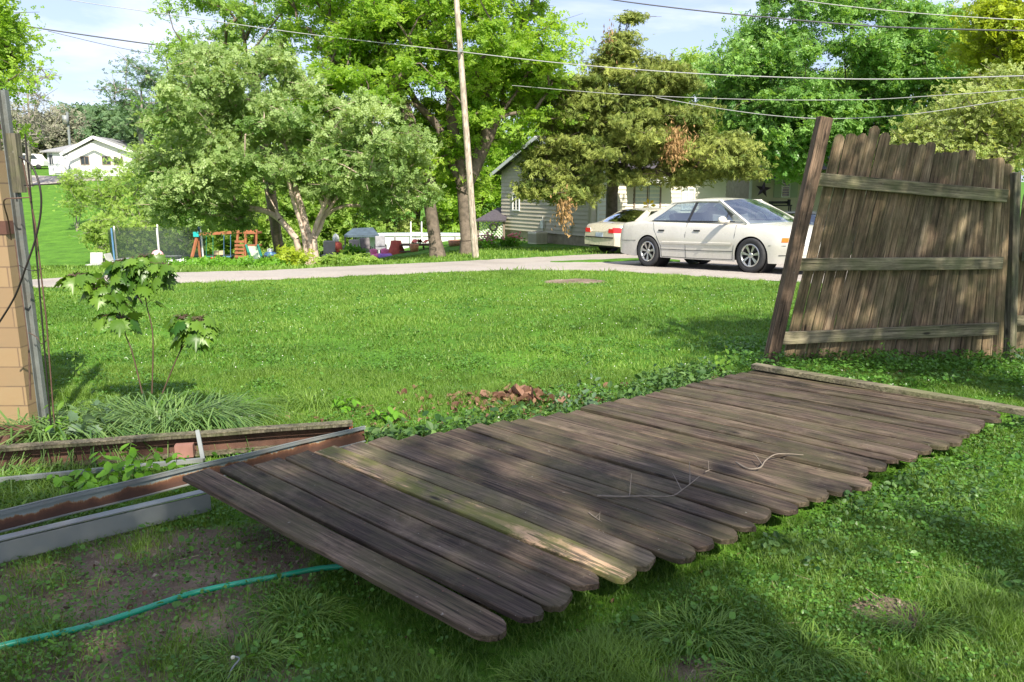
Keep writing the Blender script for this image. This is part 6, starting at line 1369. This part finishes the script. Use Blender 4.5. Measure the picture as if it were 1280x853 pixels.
# woods behind the pool
for k, (px, py, Y, rx, rz_, mt, lab) in enumerate([(430, 225, 50, 95, 75, LFwood, 'green wood edge tree behind the tarp shelter'), (520, 235, 52, 90, 75, LFolive, 'pale olive tree behind the pool ladder'), (590, 215, 50, 80, 85, LFwalnut, 'bright green tree behind the pool and porch'),
        (640, 160, 56, 65, 80, LFwalnut, 'bright green tree behind the gabled house roof'), (330, 235, 46, 80, 75, LFwood, 'green tree behind the swing set'), (255, 250, 50, 75, 60, LFhill, 'light green bushy tree behind the trampoline'), (760, 190, 56, 90, 75, LFwood, 'green tree hidden behind the cedar and house')]):
    b = tb3(px, Y)
    tree('leafy_tree', lab, 'tree', b, [(TP(px, py, Y), (rr(rx, Y), 3, rr(rz_, Y)), 1), (TP(px, 305, Y - 1), (rr(rx * .9, Y), 1.5, rr(25, Y)), .3)], 120, 200, .24, mt, mBark, .25, 120 + k, .8, .05, None, hollow=.45)
# left distance
for k, (px, py, Y, rx, rz_, n, ln, lf, mt, bk, lab) in enumerate([(36, 125, 85, 46, 56, 60, 45, .2, LFbrown, mBarkGrey, 'nearly bare grey brown tree above the block wall'), (75, 168, 118, 60, 26, 70, 150, .5, LFbrown, mBarkGrey, 'low brownish budding tree behind the far white house'),
        (178, 118, 78, 46, 40, 42, 120, .22, LFfar, mBarkGrey, 'feathery pale green tree on the horizon right of the far house'), (150, 160, 112, 45, 28, 60, 160, .5, LFfar, mBarkGrey, 'rounded distant green tree right of the far pole'), (110, 152, 125, 22, 20, 40, 150, .5, LFfar, mBarkGrey, 'small bluish green distant tree above the far white house roof'), (215, 165, 100, 60, 38, 80, 170, .42, LFfar, mBarkGrey, 'broad distant green tree behind the soft green tree'),
        (270, 165, 95, 70, 45, 80, 170, .42, LFwood, mBarkGrey, 'distant green tree showing through the soft green tree'), (-20, 170, 112, 50, 35, 60, 150, .5, LFbrown, mBarkGrey, 'brownish distant tree at the far left edge')]):
    b = tb3(px, Y)
    tree('distant_tree', lab, 'tree', b, [(TP(px, py, Y), (rr(rx, Y), 4, rr(rz_, Y)), 1)], n, ln, lf, mt, bk, .25 if k != 0 else .3, 140 + k, 1.5 if k in (1, 3, 4, 5, 6, 7) else .9, 0, None, hollow=.2, tmin=.05 if k < 3 else .04)
for k, (px, py, Y, rx, rz_, lab) in enumerate([(96, 238, 60, 18, 30, 'lime shrub on the slope below the far house, leftmost of the row'), (143, 245, 50, 28, 48, 'lime shrub in the middle of the slope row'), (185, 245, 47, 40, 58, 'large lime shrub on the slope beside the soft green tree'), (128, 292, 46, 16, 22, 'low lime shrub in front of the slope row'), (225, 285, 45, 38, 45, 'low green shrub behind the trampoline net'), (160, 300, 43, 30, 30, 'short green shrub behind the trampoline poles')]):
    b = tb3(px, Y); tree('hillside_shrub', lab, 'shrub', b, [(TP(px, py, Y), (rr(rx, Y), 1.6, rr(rz_, Y)), 1)], 45, 110, .13, LFhill, mBarkGrey, .05, 160 + k, .5, 0, [[np.array(b), TP(px - 3, py + 20, Y)], [np.array(b), TP(px + 8, py + 15, Y)], [np.array(b), TP(px - 12, py + 10, Y)]], hollow=.1, tmin=.015)
# tree at left edge, near
b = tb3(-120, 15)
tree('leafy_tree', 'bright green tree reaching in at the upper left corner', 'tree', b, [(TP(-60, 60, 15), (rr(88, 15), 1.6, rr(110, 15)), 1), (TP(-30, 10, 15), (rr(52, 15), 1.2, rr(38, 15)), .3)], 100, 230, .085, LFwalnut, mBark, .16, 180, .32, .1, None, hollow=.1)
# lane verge plants
for k, (px, Y, w_, h_, mt, n, lab) in enumerate([(362, 21.3, .55, .42, LFyellow, 16, 'yellow green bush at the foot of the pale multi trunk tree'), (345, 21.2, .5, .2, LFlime, 10, 'low lime plants left of the yellow bush by the lane'), (300, 20.8, 1.4, .18, LFlime, 16, 'low lime ground plants below the slide'), (430, 22.2, 1.0, .22, LFwood, 14, 'low green plants right of the pale trunks'), (440, 30, .6, .55, LFlime, 12, 'green plant between the patio chairs'), (250, 20, 1.2, .14, LFlime, 12, 'low lime plants in front of the swing set'), (634, 30.8, .55, .22, LFlime, 12, 'hosta bed by the house foundation'), (608, 30.5, .6, .18, LFwood, 10, 'green bed below the lattice porch')]):
    c = OG(px, Y); tree('verge_bush', lab, 'bush', (c.x, c.y, c.z - .05), [((c.x, c.y, c.z + h_ * .6), (w_, .35, h_ * .6), 1)], n * 2, 70, .10, mt, mStemGr, .02, 200 + k, .16, 0, None, hollow=.0, tmin=.006)
# shade trees behind the camera: they cast the dappled shade on the foreground
def shade(name, label, c, r_, n, ln, seed, lf=.13):
    b = (c[0], c[1], gz(c[0], c[1]) - .1); b = (float(b[0]), float(b[1]), float(b[2]))
    tree(name, label, 'tree', b, [(np.array(c, float), r_, 1)], n, ln, lf, LFwalnut2, mBark, .28, seed, .55, 0, None, hollow=.1, flat=.7)
shade('shade_tree', 'dense green yard tree standing behind the camera', (1.3, -5.9, 6.6), (3.4, 3.1, 2.4), 150, 140, 300)
shade('shade_tree', 'loose green yard tree to the right of the camera', (5.3, 2.3, 5.6), (1.8, 1.5, 1.3), 44, 85, 301, .10)
shade('shade_tree', 'green yard tree behind the camera at the far right', (6.2, -5.6, 6.6), (2.4, 2.8, 2.0), 26, 100, 303)
shade('shade_tree', 'green yard tree behind the camera at the left', (-2.6, -5.4, 6.6), (2.2, 2.6, 2.0), 42, 130, 302)
GR = {'parked_car': 'cars parked on the gravel drive', 'house': 'houses around the lawn', 'leafy_weed': 'leafy weeds along the fallen fence and channels', 'grass_tuft': 'grass tufts in the foreground lawn', 'grass_clump': 'long grass clumps by the channels',
 'leafy_tree': 'broadleaf trees beyond the lane', 'maple_tree': 'green trees at the right', 'distant_tree': 'distant trees behind the far house', 'hillside_shrub': 'lime shrubs on the slope', 'verge_bush': 'low bushes along the lane', 'power_line': 'overhead lines', 'utility_pole': 'utility poles', 'metal_rod': 'thin rods by the grey post', 'wire_loop': 'wires by the grey post', 'tie_wire': 'tie wires on the grey post',
 'rusty_channel': 'rusty steel channels on the ground', 'twig': 'twigs on the fallen fence', 'patio_chair': 'patio chairs by the pool', 'toy_car': 'ride-on toys', 'plastic_chair': 'white plastic chairs behind the sapling', 'flower_pot': 'pots by the pool', 'shade_tree': 'yard trees around the camera', 'maple_seedling': 'maple seedlings', 'flower_plant': 'flowering plants by the house', 'box': 'pale boxes on the dark table'}
for o in bpy.data.objects:
    if o.parent is None and 'category' in o.keys():
        k = o.name.split('.')[0]
        if k in GR: o['group'] = GR[k]
